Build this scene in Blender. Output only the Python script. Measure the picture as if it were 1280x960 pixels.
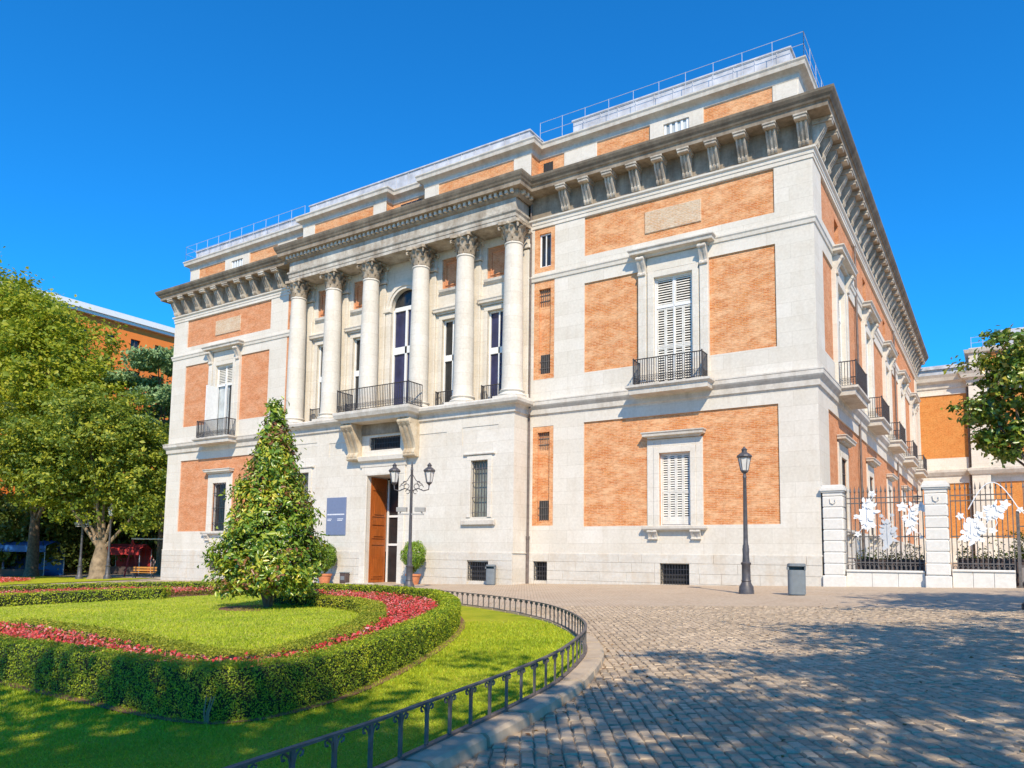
import bpy, bmesh, math, random
import numpy as np
from mathutils import Vector, Matrix
random.seed(7); RNG = np.random.default_rng(7)
scene = bpy.context.scene
for o in list(bpy.data.objects): bpy.data.objects.remove(o)
COL = scene.collection
R = math.radians

# ------------------------------------------------------------------ camera
cam_d = bpy.data.cameras.new('camera'); cam = bpy.data.objects.new('camera', cam_d); COL.objects.link(cam)
CAM = Vector((5.8497, -31.4666, 1.15))
yaw, pitch, roll = -0.57472, 0.09317, 0.01327
fw = Vector((math.sin(yaw)*math.cos(pitch), math.cos(yaw)*math.cos(pitch), math.sin(pitch)))
rt = Vector((math.cos(yaw), -math.sin(yaw), 0)); up = rt.cross(fw)
rt, up = math.cos(roll)*rt+math.sin(roll)*up, -math.sin(roll)*rt+math.cos(roll)*up
cam.matrix_world = Matrix(((rt.x, up.x, -fw.x, CAM.x), (rt.y, up.y, -fw.y, CAM.y), (rt.z, up.z, -fw.z, CAM.z), (0, 0, 0, 1)))
cam_d.sensor_width = 36; cam_d.sensor_fit = 'HORIZONTAL'
cam_d.lens = 940.551/1280*36; cam_d.shift_y = 129.12/1280
cam_d.clip_start = .05; cam_d.clip_end = 3000
scene.camera = cam

# ------------------------------------------------------------------ light
SUN_AZ = Vector((.63, -.777, 0)).normalized(); SUN_EL = R(42)
sunv = Vector((SUN_AZ.x*math.cos(SUN_EL), SUN_AZ.y*math.cos(SUN_EL), math.sin(SUN_EL)))
world = bpy.data.worlds.new('World'); scene.world = world; world.use_nodes = True
wn = world.node_tree; wn.nodes.clear()
wo = wn.nodes.new('ShaderNodeOutputWorld'); wb = wn.nodes.new('ShaderNodeBackground'); sk = wn.nodes.new('ShaderNodeTexSky')
sk.sky_type = 'NISHITA'; sk.sun_disc = False; sk.sun_elevation = SUN_EL; sk.sun_rotation = math.atan2(sunv.x, sunv.y)
sk.air_density = 1.0; sk.dust_density = 0.0; sk.ozone_density = 3.0; sk.altitude = 650
wb.inputs['Strength'].default_value = .115
tint = wn.nodes.new('ShaderNodeMix'); tint.data_type = 'RGBA'; tint.blend_type = 'MULTIPLY'; tint.inputs[0].default_value = 1; tint.inputs[7].default_value = (.12, 1.08, 1.80, 1)
wn.links.new(sk.outputs[0], tint.inputs[6]); wn.links.new(tint.outputs[2], wb.inputs[0]); wn.links.new(wb.outputs[0], wo.inputs[0])
sl = bpy.data.lights.new('sun', 'SUN'); sl.energy = 5.0; sl.angle = R(.53); sl.color = (1, .865, .67)
so = bpy.data.objects.new('sun', sl); COL.objects.link(so); so.rotation_euler = (-sunv).to_track_quat('-Z', 'Y').to_euler()
so.location = (20, -30, 40)
vs = scene.view_settings; vs.view_transform = 'Standard'; vs.look = 'None'; vs.gamma = 1; vs.exposure = .28
vs.use_curve_mapping = False

# ------------------------------------------------------------------ helpers
def gz(x, y): return .2+.0216*min(60, max(-90, x))+.0217*min(60, max(-60, y))

def tag(o, label=None, cat=None, group=None, kind=None):
    if label: o['label'] = label
    if cat: o['category'] = cat
    if group: o['group'] = group
    if kind: o['kind'] = kind
    return o

def empty(name, loc=(0, 0, 0), rz=0, label=None, cat=None, group=None):
    o = bpy.data.objects.new(name, None); COL.objects.link(o); o.location = loc; o.rotation_euler = (0, 0, rz)
    o.empty_display_size = .3
    return tag(o, label, cat, group)

def link(name, me, parent=None, loc=(0, 0, 0), rz=0):
    o = bpy.data.objects.new(name, me); COL.objects.link(o); o.location = loc; o.rotation_euler = (0, 0, rz)
    if parent: o.parent = parent
    return o

def copy_tree(o, parent=None, loc=None, rz=None):
    c = o.copy(); COL.objects.link(c); c.parent = parent
    if loc is not None: c.location = loc
    if rz is not None: c.rotation_euler = (0, 0, rz)
    for ch in [x for x in bpy.data.objects if x.parent == o]: copy_tree(ch, c)
    return c

class MB:
    def __init__(s): s.v = []; s.f = []
    def add(s, vs, fs):
        n = len(s.v); s.v += [tuple(v) for v in vs]; s.f += [tuple(i+n for i in f) for f in fs]; return s
    def quad(s, a, b, c, d): return s.add((a, b, c, d), ((0, 1, 2, 3),))
    def box(s, x0, x1, y0, y1, z0, z1):
        if x0 > x1: x0, x1 = x1, x0
        if y0 > y1: y0, y1 = y1, y0
        return s.add([(x0, y0, z0), (x1, y0, z0), (x1, y1, z0), (x0, y1, z0), (x0, y0, z1), (x1, y0, z1), (x1, y1, z1), (x0, y1, z1)],
            [(0, 3, 2, 1), (4, 5, 6, 7), (0, 1, 5, 4), (1, 2, 6, 5), (2, 3, 7, 6), (3, 0, 4, 7)])
    def bbox(s, x0, x1, y0, y1, z0, z1, b=.02):
        # box whose front (-y) face edges and top are chamfered
        P = lambda e, y: [(x0+e, y, z0+e), (x1-e, y, z0+e), (x1-e, y, z1-e), (x0+e, y, z1-e)]
        return s.add(P(b, y0)+P(0, y0+b)+P(0, y1), [(0, 1, 2, 3)]+[(i, 4+i, 4+(i+1) % 4, (i+1) % 4) for i in range(4)]
            + [(4+i, 8+i, 8+(i+1) % 4, 4+(i+1) % 4) for i in range(4)]+[(11, 10, 9, 8)])
    def prism(s, poly, fn, a, b):
        # poly of (p,q); fn(p,q,t) -> xyz ; extruded t=a..b
        n = len(poly)
        vs = [fn(p, q, a) for p, q in poly]+[fn(p, q, b) for p, q in poly]
        return s.add(vs, [tuple(range(n))[::-1], tuple(range(n, 2*n))]+[(i, (i+1) % n, n+(i+1) % n, n+i) for i in range(n)])
    def lathe(s, prof, c=(0, 0, 0), seg=16, cap=True):
        n = len(prof); vs = []
        for r, z in prof:
            for k in range(seg):
                a = 2*math.pi*k/seg; vs.append((c[0]+r*math.cos(a), c[1]+r*math.sin(a), c[2]+z))
        fs = [(i*seg+k, i*seg+(k+1) % seg, (i+1)*seg+(k+1) % seg, (i+1)*seg+k) for i in range(n-1) for k in range(seg)]
        if cap: fs += [tuple(range(seg))[::-1], tuple(range((n-1)*seg, n*seg))]
        return s.add(vs, fs)
    def tube(s, path, r, seg=6, cap=True):
        path = [Vector(p) for p in path]; n = len(path)
        rr = r if hasattr(r, '__len__') else [r]*n
        vs = []; u = None
        for i, p in enumerate(path):
            t = (path[min(i+1, n-1)]-path[max(i-1, 0)]).normalized()
            if u is None: u = t.cross(Vector((.31, .17, .93)) if abs(t.z) < .9 else Vector((1, 0, 0))).normalized()
            else: u = (u-t*u.dot(t)).normalized()
            w = t.cross(u)
            for k in range(seg):
                a = 2*math.pi*k/seg; q = p+(u*math.cos(a)+w*math.sin(a))*rr[i]; vs.append(q[:])
        fs = [(i*seg+k, i*seg+(k+1) % seg, (i+1)*seg+(k+1) % seg, (i+1)*seg+k) for i in range(n-1) for k in range(seg)]
        if cap: fs += [tuple(range(seg))[::-1], tuple(range((n-1)*seg, n*seg))]
        return s.add(vs, fs)
    def sweep(s, prof, path, closed=False, side=1):
        # prof: (out,z) ; path xy ; out to the right of travel (side=1); mitred
        n = len(path); m = len(prof); P = [Vector((p[0], p[1])) for p in path]; offs = []
        for i in range(n):
            ds = []
            if closed or i > 0: ds.append((P[i]-P[i-1]).normalized())
            if closed or i < n-1: ds.append((P[(i+1) % n]-P[i]).normalized())
            ns = [Vector((d.y, -d.x))*side for d in ds]
            o = ns[0] if len(ns) == 1 else (ns[0]+ns[1])/max(.3, 1+ns[0].dot(ns[1]))
            offs.append(o)
        zs = [p[2] if len(p) > 2 else 0 for p in path]
        vs = [(P[i].x+offs[i].x*o, P[i].y+offs[i].y*o, zs[i]+z) for i in range(n) for o, z in prof]
        fs = [(i*m+j, ((i+1) % n)*m+j, ((i+1) % n)*m+j+1, i*m+j+1) for i in range(n if closed else n-1) for j in range(m-1)]
        if not closed: fs += [tuple(range(m)), tuple(range((n-1)*m, n*m))[::-1]]
        return s.add(vs, fs)
    def mesh(s, name, mat, smooth=False, fix=True):
        me = bpy.data.meshes.new(name); me.from_pydata(s.v, [], s.f)
        if fix:
            bm = bmesh.new(); bm.from_mesh(me); bmesh.ops.recalc_face_normals(bm, faces=bm.faces); bm.to_mesh(me); bm.free()
        me.materials.append(mat)
        if smooth:
            me.polygons.foreach_set('use_smooth', [True]*len(me.polygons))
            try: me.set_sharp_from_angle(angle=R(40))
            except Exception: pass
        me.update(); return me
    def build(s, name, mat, parent=None, smooth=False, loc=(0, 0, 0), rz=0, fix=True):
        return link(name, s.mesh(name, mat, smooth, fix), parent, loc, rz)

def np_mesh(name, V, F, mat, mats_idx=None, mats=None):
    V = np.asarray(V, np.float32); F = np.asarray(F, np.int32); k = F.shape[1]
    me = bpy.data.meshes.new(name)
    me.vertices.add(len(V)); me.vertices.foreach_set('co', V.ravel())
    me.loops.add(F.size); me.loops.foreach_set('vertex_index', F.ravel())
    me.polygons.add(len(F)); me.polygons.foreach_set('loop_start', np.arange(len(F), dtype=np.int32)*k)
    try: me.polygons.foreach_set('loop_total', np.full(len(F), k, np.int32))
    except Exception: pass
    for m in (mats or [mat]): me.materials.append(m)
    if mats_idx is not None: me.polygons.foreach_set('material_index', np.asarray(mats_idx, np.int32))
    me.update(calc_edges=True); return me

def unit(a): return a/np.maximum(np.linalg.norm(a, axis=1, keepdims=True), 1e-9)

def leaves(name, pos, nrm, size, mat, parent=None, aspect=.5, droop=.0, loc=(0, 0, 0)):
    """one folded leaf-shaped quad pair per position"""
    n = len(pos); nrm = unit(nrm); r = RNG.normal(size=(n, 3)); d = unit(r-nrm*(r*nrm).sum(1, keepdims=True))
    d[:, 2] -= droop; d = unit(d); w = unit(np.cross(d, nrm)); nn = np.cross(w, d)
    L = np.asarray(size).reshape(-1, 1)*np.ones((n, 1)); W = L*aspect
    base = pos-d*L*.5; tip = pos+d*L*.5-nn*L*.12
    l = pos+w*W*.5+nn*L*.1; rr = pos-w*W*.5+nn*L*.1
    V = np.stack([base, rr, tip, l], 1).reshape(-1, 3); F = np.arange(4*n).reshape(-1, 4)
    # split on the midrib so the leaf folds
    F3 = np.concatenate([F[:, [0, 1, 2]], F[:, [0, 2, 3]]])
    return link(name, np_mesh(name, V, F3, mat), parent, loc)

# ------------------------------------------------------------------ materials
def newmat(name):
    m = bpy.data.materials.new(name); m.use_nodes = True; nt = m.node_tree
    b = nt.nodes['Principled BSDF']; return m, nt, b
def N(nt, t, **k):
    n = nt.nodes.new(t)
    for a, v in k.items():
        if hasattr(n, a): setattr(n, a, v)
        else: n.inputs[a].default_value = v
    return n
def ramp(nt, stops, inp=None, mode='LINEAR'):
    r = nt.nodes.new('ShaderNodeValToRGB'); r.color_ramp.interpolation = mode
    e = r.color_ramp.elements
    while len(e) < len(stops): e.new(.5)
    for x, (p, c) in zip(e, stops): x.position = p; x.color = (*c, 1) if len(c) == 3 else c
    if inp is not None: nt.links.new(inp, r.inputs[0])
    return r
def mixc(nt, fac, a, b, mode='MIX'):
    m = nt.nodes.new('ShaderNodeMix'); m.data_type = 'RGBA'; m.blend_type = mode
    for i, v in ((0, fac), (6, a), (7, b)):
        if hasattr(v, 'type') and hasattr(v, 'links'): nt.links.new(v, m.inputs[i])
        elif i == 0: m.inputs[0].default_value = v
        else: m.inputs[i].default_value = (*v, 1)
    return m.outputs[2]
def objco(nt):
    # world position, so that shared meshes still differ from copy to copy
    return nt.nodes.new('ShaderNodeNewGeometry').outputs['Position']
def noise(nt, co, scale, detail=4, rough=.55):
    n = N(nt, 'ShaderNodeTexNoise'); n.inputs['Scale'].default_value = scale; n.inputs['Detail'].default_value = detail; n.inputs['Roughness'].default_value = rough
    nt.links.new(co, n.inputs['Vector']); return n.outputs[0]
def bump(nt, b, h, strength=.3, dist=.02):
    bp = N(nt, 'ShaderNodeBump'); bp.inputs['Strength'].default_value = strength; bp.inputs['Distance'].default_value = dist
    nt.links.new(h, bp.inputs['Height']); nt.links.new(bp.outputs[0], b.inputs['Normal'])
def scaled(nt, co, sc):
    m = N(nt, 'ShaderNodeMapping'); m.inputs['Scale'].default_value = sc; nt.links.new(co, m.inputs[0]); return m.outputs[0]

def plain(name, col, rough=.6, metal=0, var=.12, scale=6, bumpy=0):
    m, nt, b = newmat(name); co = objco(nt)
    n = noise(nt, co, scale)
    c = ramp(nt, [(.3, tuple(x*(1-var) for x in col)), (.7, tuple(min(1, x*(1+var)) for x in col))], n)
    nt.links.new(c.outputs[0], b.inputs['Base Color']); b.inputs['Roughness'].default_value = rough; b.inputs['Metallic'].default_value = metal
    if bumpy: bump(nt, b, n, bumpy, .01)
    return m

def stone(name, c0, c1, stain, amount=.5, joints=None, dark=None, lo=.42, hi=.75):
    m, nt, b = newmat(name); co = objco(nt)
    col = ramp(nt, [(.3, c0), (.72, c1)], noise(nt, co, .55, 6, .6)).outputs[0]
    fine = noise(nt, co, 9, 5, .65)
    col = mixc(nt, .35, col, ramp(nt, [(.35, tuple(x*.8 for x in c0)), (.65, c1)], fine).outputs[0])
    # rain streaks: noise stretched along z
    st = mixc(nt, .55, noise(nt, scaled(nt, co, (1.5, 1.5, .2)), 1.6, 7, .66), noise(nt, co, 1.3, 7, .66))
    f = ramp(nt, [(lo, (0, 0, 0)), (hi, (1, 1, 1))], st).outputs[0]
    mm = N(nt, 'ShaderNodeMath', operation='MULTIPLY'); nt.links.new(f, mm.inputs[0]); mm.inputs[1].default_value = amount
    col = mixc(nt, mm.outputs[0], col, stain)
    if joints:
        sx = N(nt, 'ShaderNodeSeparateXYZ'); nt.links.new(co, sx.inputs[0])
        ad = N(nt, 'ShaderNodeMath', operation='ADD'); nt.links.new(sx.outputs[0], ad.inputs[0]); nt.links.new(sx.outputs[1], ad.inputs[1])
        cb = N(nt, 'ShaderNodeCombineXYZ'); nt.links.new(ad.outputs[0], cb.inputs[0]); nt.links.new(sx.outputs[2], cb.inputs[1])
        bt = N(nt, 'ShaderNodeTexBrick'); nt.links.new(cb.outputs[0], bt.inputs['Vector']); bt.inputs['Scale'].default_value = 1
        bt.inputs['Brick Width'].default_value = joints[0]; bt.inputs['Row Height'].default_value = joints[1]; bt.inputs['Mortar Size'].default_value = .009
        bt.inputs['Color1'].default_value = (.90, .88, .84, 1); bt.inputs['Color2'].default_value = (1.05, 1.05, 1.05, 1); bt.inputs['Mortar'].default_value = (.66, .62, .56, 1); bt.inputs['Mortar Smooth'].default_value = .4
        col = mixc(nt, .55, col, bt.outputs[0], 'MULTIPLY')
    nt.links.new(col, b.inputs['Base Color']); b.inputs['Roughness'].default_value = .85; b.inputs['Specular IOR Level'].default_value = .25
    bump(nt, b, fine, .25, .012)
    return m

def brickmat(name, a, b_, mortar, patch):
    m, nt, b = newmat(name); co = objco(nt)
    sx = N(nt, 'ShaderNodeSeparateXYZ'); nt.links.new(co, sx.inputs[0])
    ad = N(nt, 'ShaderNodeMath', operation='ADD'); nt.links.new(sx.outputs[0], ad.inputs[0]); nt.links.new(sx.outputs[1], ad.inputs[1])
    cb = N(nt, 'ShaderNodeCombineXYZ'); nt.links.new(ad.outputs[0], cb.inputs[0]); nt.links.new(sx.outputs[2], cb.inputs[1])
    wob = N(nt, 'ShaderNodeVectorMath', operation='MULTIPLY_ADD'); wn_ = N(nt, 'ShaderNodeTexNoise'); wn_.inputs['Scale'].default_value = 3; nt.links.new(co, wn_.inputs['Vector'])
    nt.links.new(wn_.outputs['Color'], wob.inputs[0]); wob.inputs[1].default_value = (.03, .03, 0); nt.links.new(cb.outputs[0], wob.inputs[2])
    bt = N(nt, 'ShaderNodeTexBrick'); nt.links.new(wob.outputs[0], bt.inputs['Vector']); bt.inputs['Scale'].default_value = 1
    bt.inputs['Brick Width'].default_value = .29; bt.inputs['Row Height'].default_value = .075; bt.inputs['Mortar Size'].default_value = .011; bt.inputs['Bias'].default_value = -.1
    bt.inputs['Color1'].default_value = (*a, 1); bt.inputs['Color2'].default_value = (*b_, 1); bt.inputs['Mortar'].default_value = (*mortar, 1); bt.inputs['Mortar Smooth'].default_value = .2
    n1 = noise(nt, scaled(nt, co, (1, 1, 2.2)), 1.1, 8, .72)
    col = mixc(nt, ramp(nt, [(.42, (0, 0, 0)), (.62, (.9, .9, .9))], n1).outputs[0], bt.outputs[0], patch)
    n2 = noise(nt, scaled(nt, co, (1, 1, 3)), 7, 5, .7)
    col = mixc(nt, .9, col, ramp(nt, [(.28, (.58, .52, .46)), (.55, (1, 1, 1)), (.75, (1.15, 1.13, 1.1))], n2).outputs[0], 'MULTIPLY')
    nt.links.new(col, b.inputs['Base Color']); b.inputs['Roughness'].default_value = .9; b.inputs['Specular IOR Level'].default_value = .2
    sub = N(nt, 'ShaderNodeMath', operation='SUBTRACT'); sub.inputs[0].default_value = 1; nt.links.new(bt.outputs['Fac'], sub.inputs[1])
    bump(nt, b, sub.outputs[0], .7, .012)
    return m

def leafmat(name, stops, rough=.45, trans=.3, spec=.4):
    m, nt, b = newmat(name); g = nt.nodes.new('ShaderNodeNewGeometry')
    co = g.outputs['Position']; nz = noise(nt, co, .9, 3)
    ad = N(nt, 'ShaderNodeMath', operation='MULTIPLY_ADD'); nt.links.new(nz, ad.inputs[0]); ad.inputs[1].default_value = .9
    sc = N(nt, 'ShaderNodeMath', operation='MULTIPLY_ADD'); nt.links.new(g.outputs['Random Per Island'], sc.inputs[0]); sc.inputs[1].default_value = .62; sc.inputs[2].default_value = -.26
    nt.links.new(sc.outputs[0], ad.inputs[2])
    c = ramp(nt, stops, ad.outputs[0]).outputs[0]
    nt.links.new(c, b.inputs['Base Color']); b.inputs['Roughness'].default_value = rough; b.inputs['Specular IOR Level'].default_value = spec
    if trans:
        t = N(nt, 'ShaderNodeBsdfTranslucent'); nt.links.new(mixc(nt, .4, c, (.5, .6, .04), 'MIX'), t.inputs[0])
        mx = N(nt, 'ShaderNodeMixShader'); mx.inputs[0].default_value = trans
        nt.links.new(b.outputs[0], mx.inputs[1]); nt.links.new(t.outputs[0], mx.inputs[2])
        nt.links.new(mx.outputs[0], nt.nodes['Material Output'].inputs[0])
    return m

M = {}
M['stone'] = stone('pale_limestone', (.62, .57, .485), (.72, .675, .595), (.44, .35, .24), .5, joints=(1.9, .62), lo=.5, hi=.82)
M['carved'] = stone('carved_limestone', (.55, .50, .425), (.68, .64, .565), (.25, .195, .135), .65, lo=.46, hi=.74)
M['plinth'] = stone('plinth_limestone', (.53, .49, .42), (.66, .62, .545), (.46, .33, .19), .6, lo=.48, hi=.76)
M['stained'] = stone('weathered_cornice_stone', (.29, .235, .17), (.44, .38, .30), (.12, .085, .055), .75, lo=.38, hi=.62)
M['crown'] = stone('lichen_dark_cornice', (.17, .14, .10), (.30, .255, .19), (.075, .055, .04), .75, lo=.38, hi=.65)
M['ochre'] = stone('ochre_stained_stone', (.56, .44, .28), (.68, .60, .46), (.22, .145, .075), .7, lo=.42, hi=.66)
M['capital'] = stone('weathered_capital_stone', (.40, .32, .225), (.60, .53, .42), (.13, .09, .055), .8, lo=.40, hi=.6)
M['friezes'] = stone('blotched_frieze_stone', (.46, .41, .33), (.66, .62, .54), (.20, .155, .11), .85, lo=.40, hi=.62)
M['brick'] = brickmat('orange_brick', (.57, .18, .05), (.67, .27, .085), (.68, .41, .23), (.78, .46, .25))
M['brickr'] = brickmat('salmon_brick', (.58, .20, .075), (.65, .26, .105), (.64, .35, .20), (.70, .36, .20))
M['tablet'] = brickmat('grey_brick_tablet', (.60, .36, .19), (.66, .45, .27), (.60, .52, .42), (.66, .56, .42))
M['lead'] = plain('grey_lead_roof', (.46, .47, .50), .55, .0, .25, 2.2, .3)
M['galv'] = plain('galvanised_rail', (.55, .57, .60), .4, .3)
M['iron'] = plain('black_wrought_iron', (.045, .042, .045), .5, .2, .3)
M['irongrey'] = plain('weathered_grey_iron', (.13, .115, .105), .6, .2, .35, 9)
M['pipe'] = plain('brown_drainpipe', (.14, .11, .095), .6, .1, .3)
M['white'] = plain('white_painted_wood', (.74, .74, .72), .5, 0, .06)
M['shutter'] = plain('cream_shutter_paint', (.66, .63, .56), .55, 0, .12, 3)
M['inside'] = plain('dark_room', (.03, .03, .03), .9)
def glassmat(name, col, rough=.06):
    m, nt, b = newmat(name); co = objco(nt)
    c = ramp(nt, [(.35, tuple(x*.6 for x in col)), (.65, col)], noise(nt, co, 1.2, 2)).outputs[0]
    nt.links.new(c, b.inputs['Base Color']); b.inputs['Roughness'].default_value = rough; b.inputs['IOR'].default_value = 1.5
    bump(nt, b, noise(nt, co, 1.5, 1), .04, .05); return m
M['glass'] = glassmat('dark_window_glass', (.03, .032, .034))
M['glassb'] = glassmat('glass_over_violet_blind', (.032, .036, .10), .08)
M['glassw'] = glassmat('glass_over_pale_blind', (.50, .54, .54), .15)
M['lampglass'] = plain('frosted_lamp_glass', (.62, .60, .56), .25, 0, .08)
def woodmat(name, col):
    m, nt, b = newmat(name); co = objco(nt)
    c = ramp(nt, [(.3, tuple(x*.55 for x in col)), (.7, col)], noise(nt, scaled(nt, co, (9, 9, .7)), 2.2, 6, .6)).outputs[0]
    nt.links.new(c, b.inputs['Base Color']); b.inputs['Roughness'].default_value = .4; return m
M['door'] = woodmat('varnished_reddish_wood', (.46, .125, .022))
M['bark'] = plain('grey_brown_bark', (.16, .115, .08), .95, 0, .5, 5, .8)
M['barkpale'] = plain('pale_plane_bark', (.24, .175, .11), .95, 0, .45, 2.5, .8)
M['terra'] = plain('terracotta', (.55, .20, .085), .8, 0, .18)
M['bin'] = plain('grey_enamel', (.17, .19, .20), .45, .0, .1)
M['sign'] = plain('slate_blue_panel', (.16, .19, .29), .4, 0, .06)
M['signtxt'] = plain('white_lettering', (.8, .8, .8), .5, 0, .02)
M['cut'] = plain('white_lacquered_sheet', (.78, .78, .77), .35, 0, .05)
M['cutg'] = plain('pale_grey_sheet', (.52, .53, .54), .4, 0, .06)
M['soil'] = plain('reddish_soil', (.19, .085, .045), .95, 0, .4, 12, .6)
M['cutdark'] = plain('dark_planter_box', (.075, .05, .045), .7)
M['orange'] = plain('orange_rendered_wall', (.74, .20, .03), .85, 0, .1, .4)
M['shirt'] = plain('pale_pink_shirt', (.6, .45, .45), .9); M['trous'] = plain('grey_trousers', (.3, .3, .32), .9); M['skin'] = plain('skin', (.5, .3, .2), .6); M['hair'] = plain('dark_hair', (.03, .02, .015), .6)
M['blue'] = plain('blue_tarpaulin', (.02, .10, .32), .5, 0, .2, 1.2); M['red'] = plain('red_canvas', (.40, .03, .03), .7, 0, .2, 1.2)
M['bench'] = plain('yellow_brown_timber', (.45, .20, .03), .6)
# foliage
M['lmag'] = leafmat('magnolia_leaves', [(0, (0.068, 0.135, 0.017)), (.4, (0.144, 0.255, 0.026)), (.68, (0.325, 0.383, 0.032)), (.9, (0.575, 0.462, 0.043)), (1, (0.575, 0.208, 0.072))], .3, .2, .5)
M['lred'] = leafmat('bronze_magnolia_shoots', [(0, (.16, .05, .03)), (.5, (.24, .085, .04)), (1, (.20, .16, .04))], .35, .2, .5)
M['lmagr'] = leafmat('dark_magnolia_leaves', [(0, (0.046, 0.102, 0.019)), (.5, (0.116, 0.205, 0.026)), (.8, (0.347, 0.328, 0.038)), (1, (0.578, 0.348, 0.094))], .3, .15, .5)
M['ltree'] = leafmat('broad_tree_leaves', [(0, (0.056, 0.115, 0.019)), (.45, (0.157, 0.230, 0.029)), (.75, (0.381, 0.403, 0.035)), (1, (0.605, 0.518, 0.048))], .5, .35)
M['lyel'] = leafmat('yellow_green_leaves', [(0, (0.108, 0.182, 0.018)), (.4, (0.252, 0.314, 0.024)), (.75, (0.450, 0.446, 0.030)), (1, (0.612, 0.495, 0.045))], .5, .4)
M['ldark'] = leafmat('dark_tree_leaves', [(0, (0.041, 0.068, 0.020)), (.5, (0.081, 0.121, 0.024)), (1, (0.189, 0.203, 0.041))], .5, .25)
M['lced'] = leafmat('cedar_needles', [(0, (0.098, 0.189, 0.075)), (.5, (0.195, 0.320, 0.135)), (1, (0.390, 0.509, 0.203))], .6, .2)
M['lhedge'] = leafmat('box_hedge_leaves', [(0, (0.106, 0.177, 0.012)), (.4, (0.233, 0.335, 0.018)), (.75, (0.513, 0.551, 0.024)), (1, (0.792, 0.669, 0.045))], .45, .3)
M['lhin'] = leafmat('young_box_leaves', [(0, (0.122, 0.184, 0.017)), (.4, (0.278, 0.333, 0.023)), (.75, (0.487, 0.467, 0.036)), (1, (0.626, 0.400, 0.072))], .45, .3)
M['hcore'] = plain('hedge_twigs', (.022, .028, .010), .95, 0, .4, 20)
M['lbush'] = leafmat('clipped_shrub_leaves', [(0, (0.094, 0.180, 0.022)), (.5, (0.188, 0.324, 0.030)), (1, (0.413, 0.504, 0.045))], .45, .3)
M['flower'] = leafmat('pink_and_red_petals', [(0, (.58, .02, .03)), (.4, (.68, .05, .055)), (.65, (.74, .15, .15)), (.85, (.78, .36, .36)), (1, (.80, .6, .57))], .5, .3)
M['lfall'] = leafmat('dry_fallen_leaves', [(0, (.16, .07, .03)), (.5, (.28, .13, .05)), (1, (.36, .24, .09))], .7, .1)
M['lflow'] = leafmat('begonia_leaves', [(0, (0.050, 0.056, 0.012)), (.6, (0.140, 0.104, 0.020)), (1, (0.240, 0.072, 0.030))], .5, .2)
M['blade'] = leafmat('grass_blades', [(0, (0.164, 0.251, 0.012)), (.5, (0.372, 0.482, 0.019)), (1, (0.698, 0.691, 0.046))], .55, .35)

def lawnmat(name, k=1, dry=0):
    m, nt, b = newmat(name); co = objco(nt)
    c = ramp(nt, [(.3, (.24*k, .31*k, .015+dry*.6)), (.5, (.41*k, .43*k, .022+dry)), (.75, (.57*k, .50*k, .07+dry*1.4))], noise(nt, co, 1.1, 8, .7)).outputs[0]
    f = noise(nt, scaled(nt, co, (1, 1, 1)), 55, 4, .7)
    c = mixc(nt, .8, c, ramp(nt, [(.3, (.62, .66, .5)), (.6, (1.05, 1.05, 1))], f).outputs[0], 'MULTIPLY')
    nt.links.new(c, b.inputs['Base Color']); b.inputs['Roughness'].default_value = .9; b.inputs['Specular IOR Level'].default_value = .15
    bump(nt, b, f, .9, .03); return m
M['lawn'] = lawnmat('mown_lawn'); M['lawnp'] = lawnmat('paler_dry_lawn', 1.1, .05)

COB_ANG = math.atan2(-.85, .53)
def pavemat():
    m, nt, b = newmat('granite_sett_paving'); co = objco(nt)
    mp = N(nt, 'ShaderNodeMapping'); mp.inputs['Rotation'].default_value = (0, 0, -COB_ANG); nt.links.new(co, mp.inputs[0])
    bt = N(nt, 'ShaderNodeTexBrick'); nt.links.new(mp.outputs[0], bt.inputs['Vector']); bt.inputs['Scale'].default_value = 1
    bt.inputs['Brick Width'].default_value = .16; bt.inputs['Row Height'].default_value = .108; bt.inputs['Mortar Size'].default_value = .010
    bt.inputs['Color1'].default_value = (.46, .355, .25, 1); bt.inputs['Color2'].default_value = (.56, .445, .32, 1); bt.inputs['Mortar'].default_value = (.38, .295, .21, 1)
    n = noise(nt, co, .6, 6, .65)
    c = mixc(nt, ramp(nt, [(.4, (0, 0, 0)), (.7, (.6, .6, .6))], n).outputs[0], bt.outputs[0], (.56, .46, .34))
    f = noise(nt, co, 14, 5, .7)
    c = mixc(nt, .8, c, ramp(nt, [(.3, (.72, .7, .68)), (.65, (1.06, 1.05, 1.04))], f).outputs[0], 'MULTIPLY')
    nt.links.new(c, b.inputs['Base Color']); b.inputs['Roughness'].default_value = .8; b.inputs['Specular IOR Level'].default_value = .3
    sub = N(nt, 'ShaderNodeMath', operation='MULTIPLY_ADD'); nt.links.new(bt.outputs['Fac'], sub.inputs[0]); sub.inputs[1].default_value = -1
    nt.links.new(f, sub.inputs[2]); bump(nt, b, sub.outputs[0], .6, .02); return m
M['pave'] = pavemat()
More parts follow.
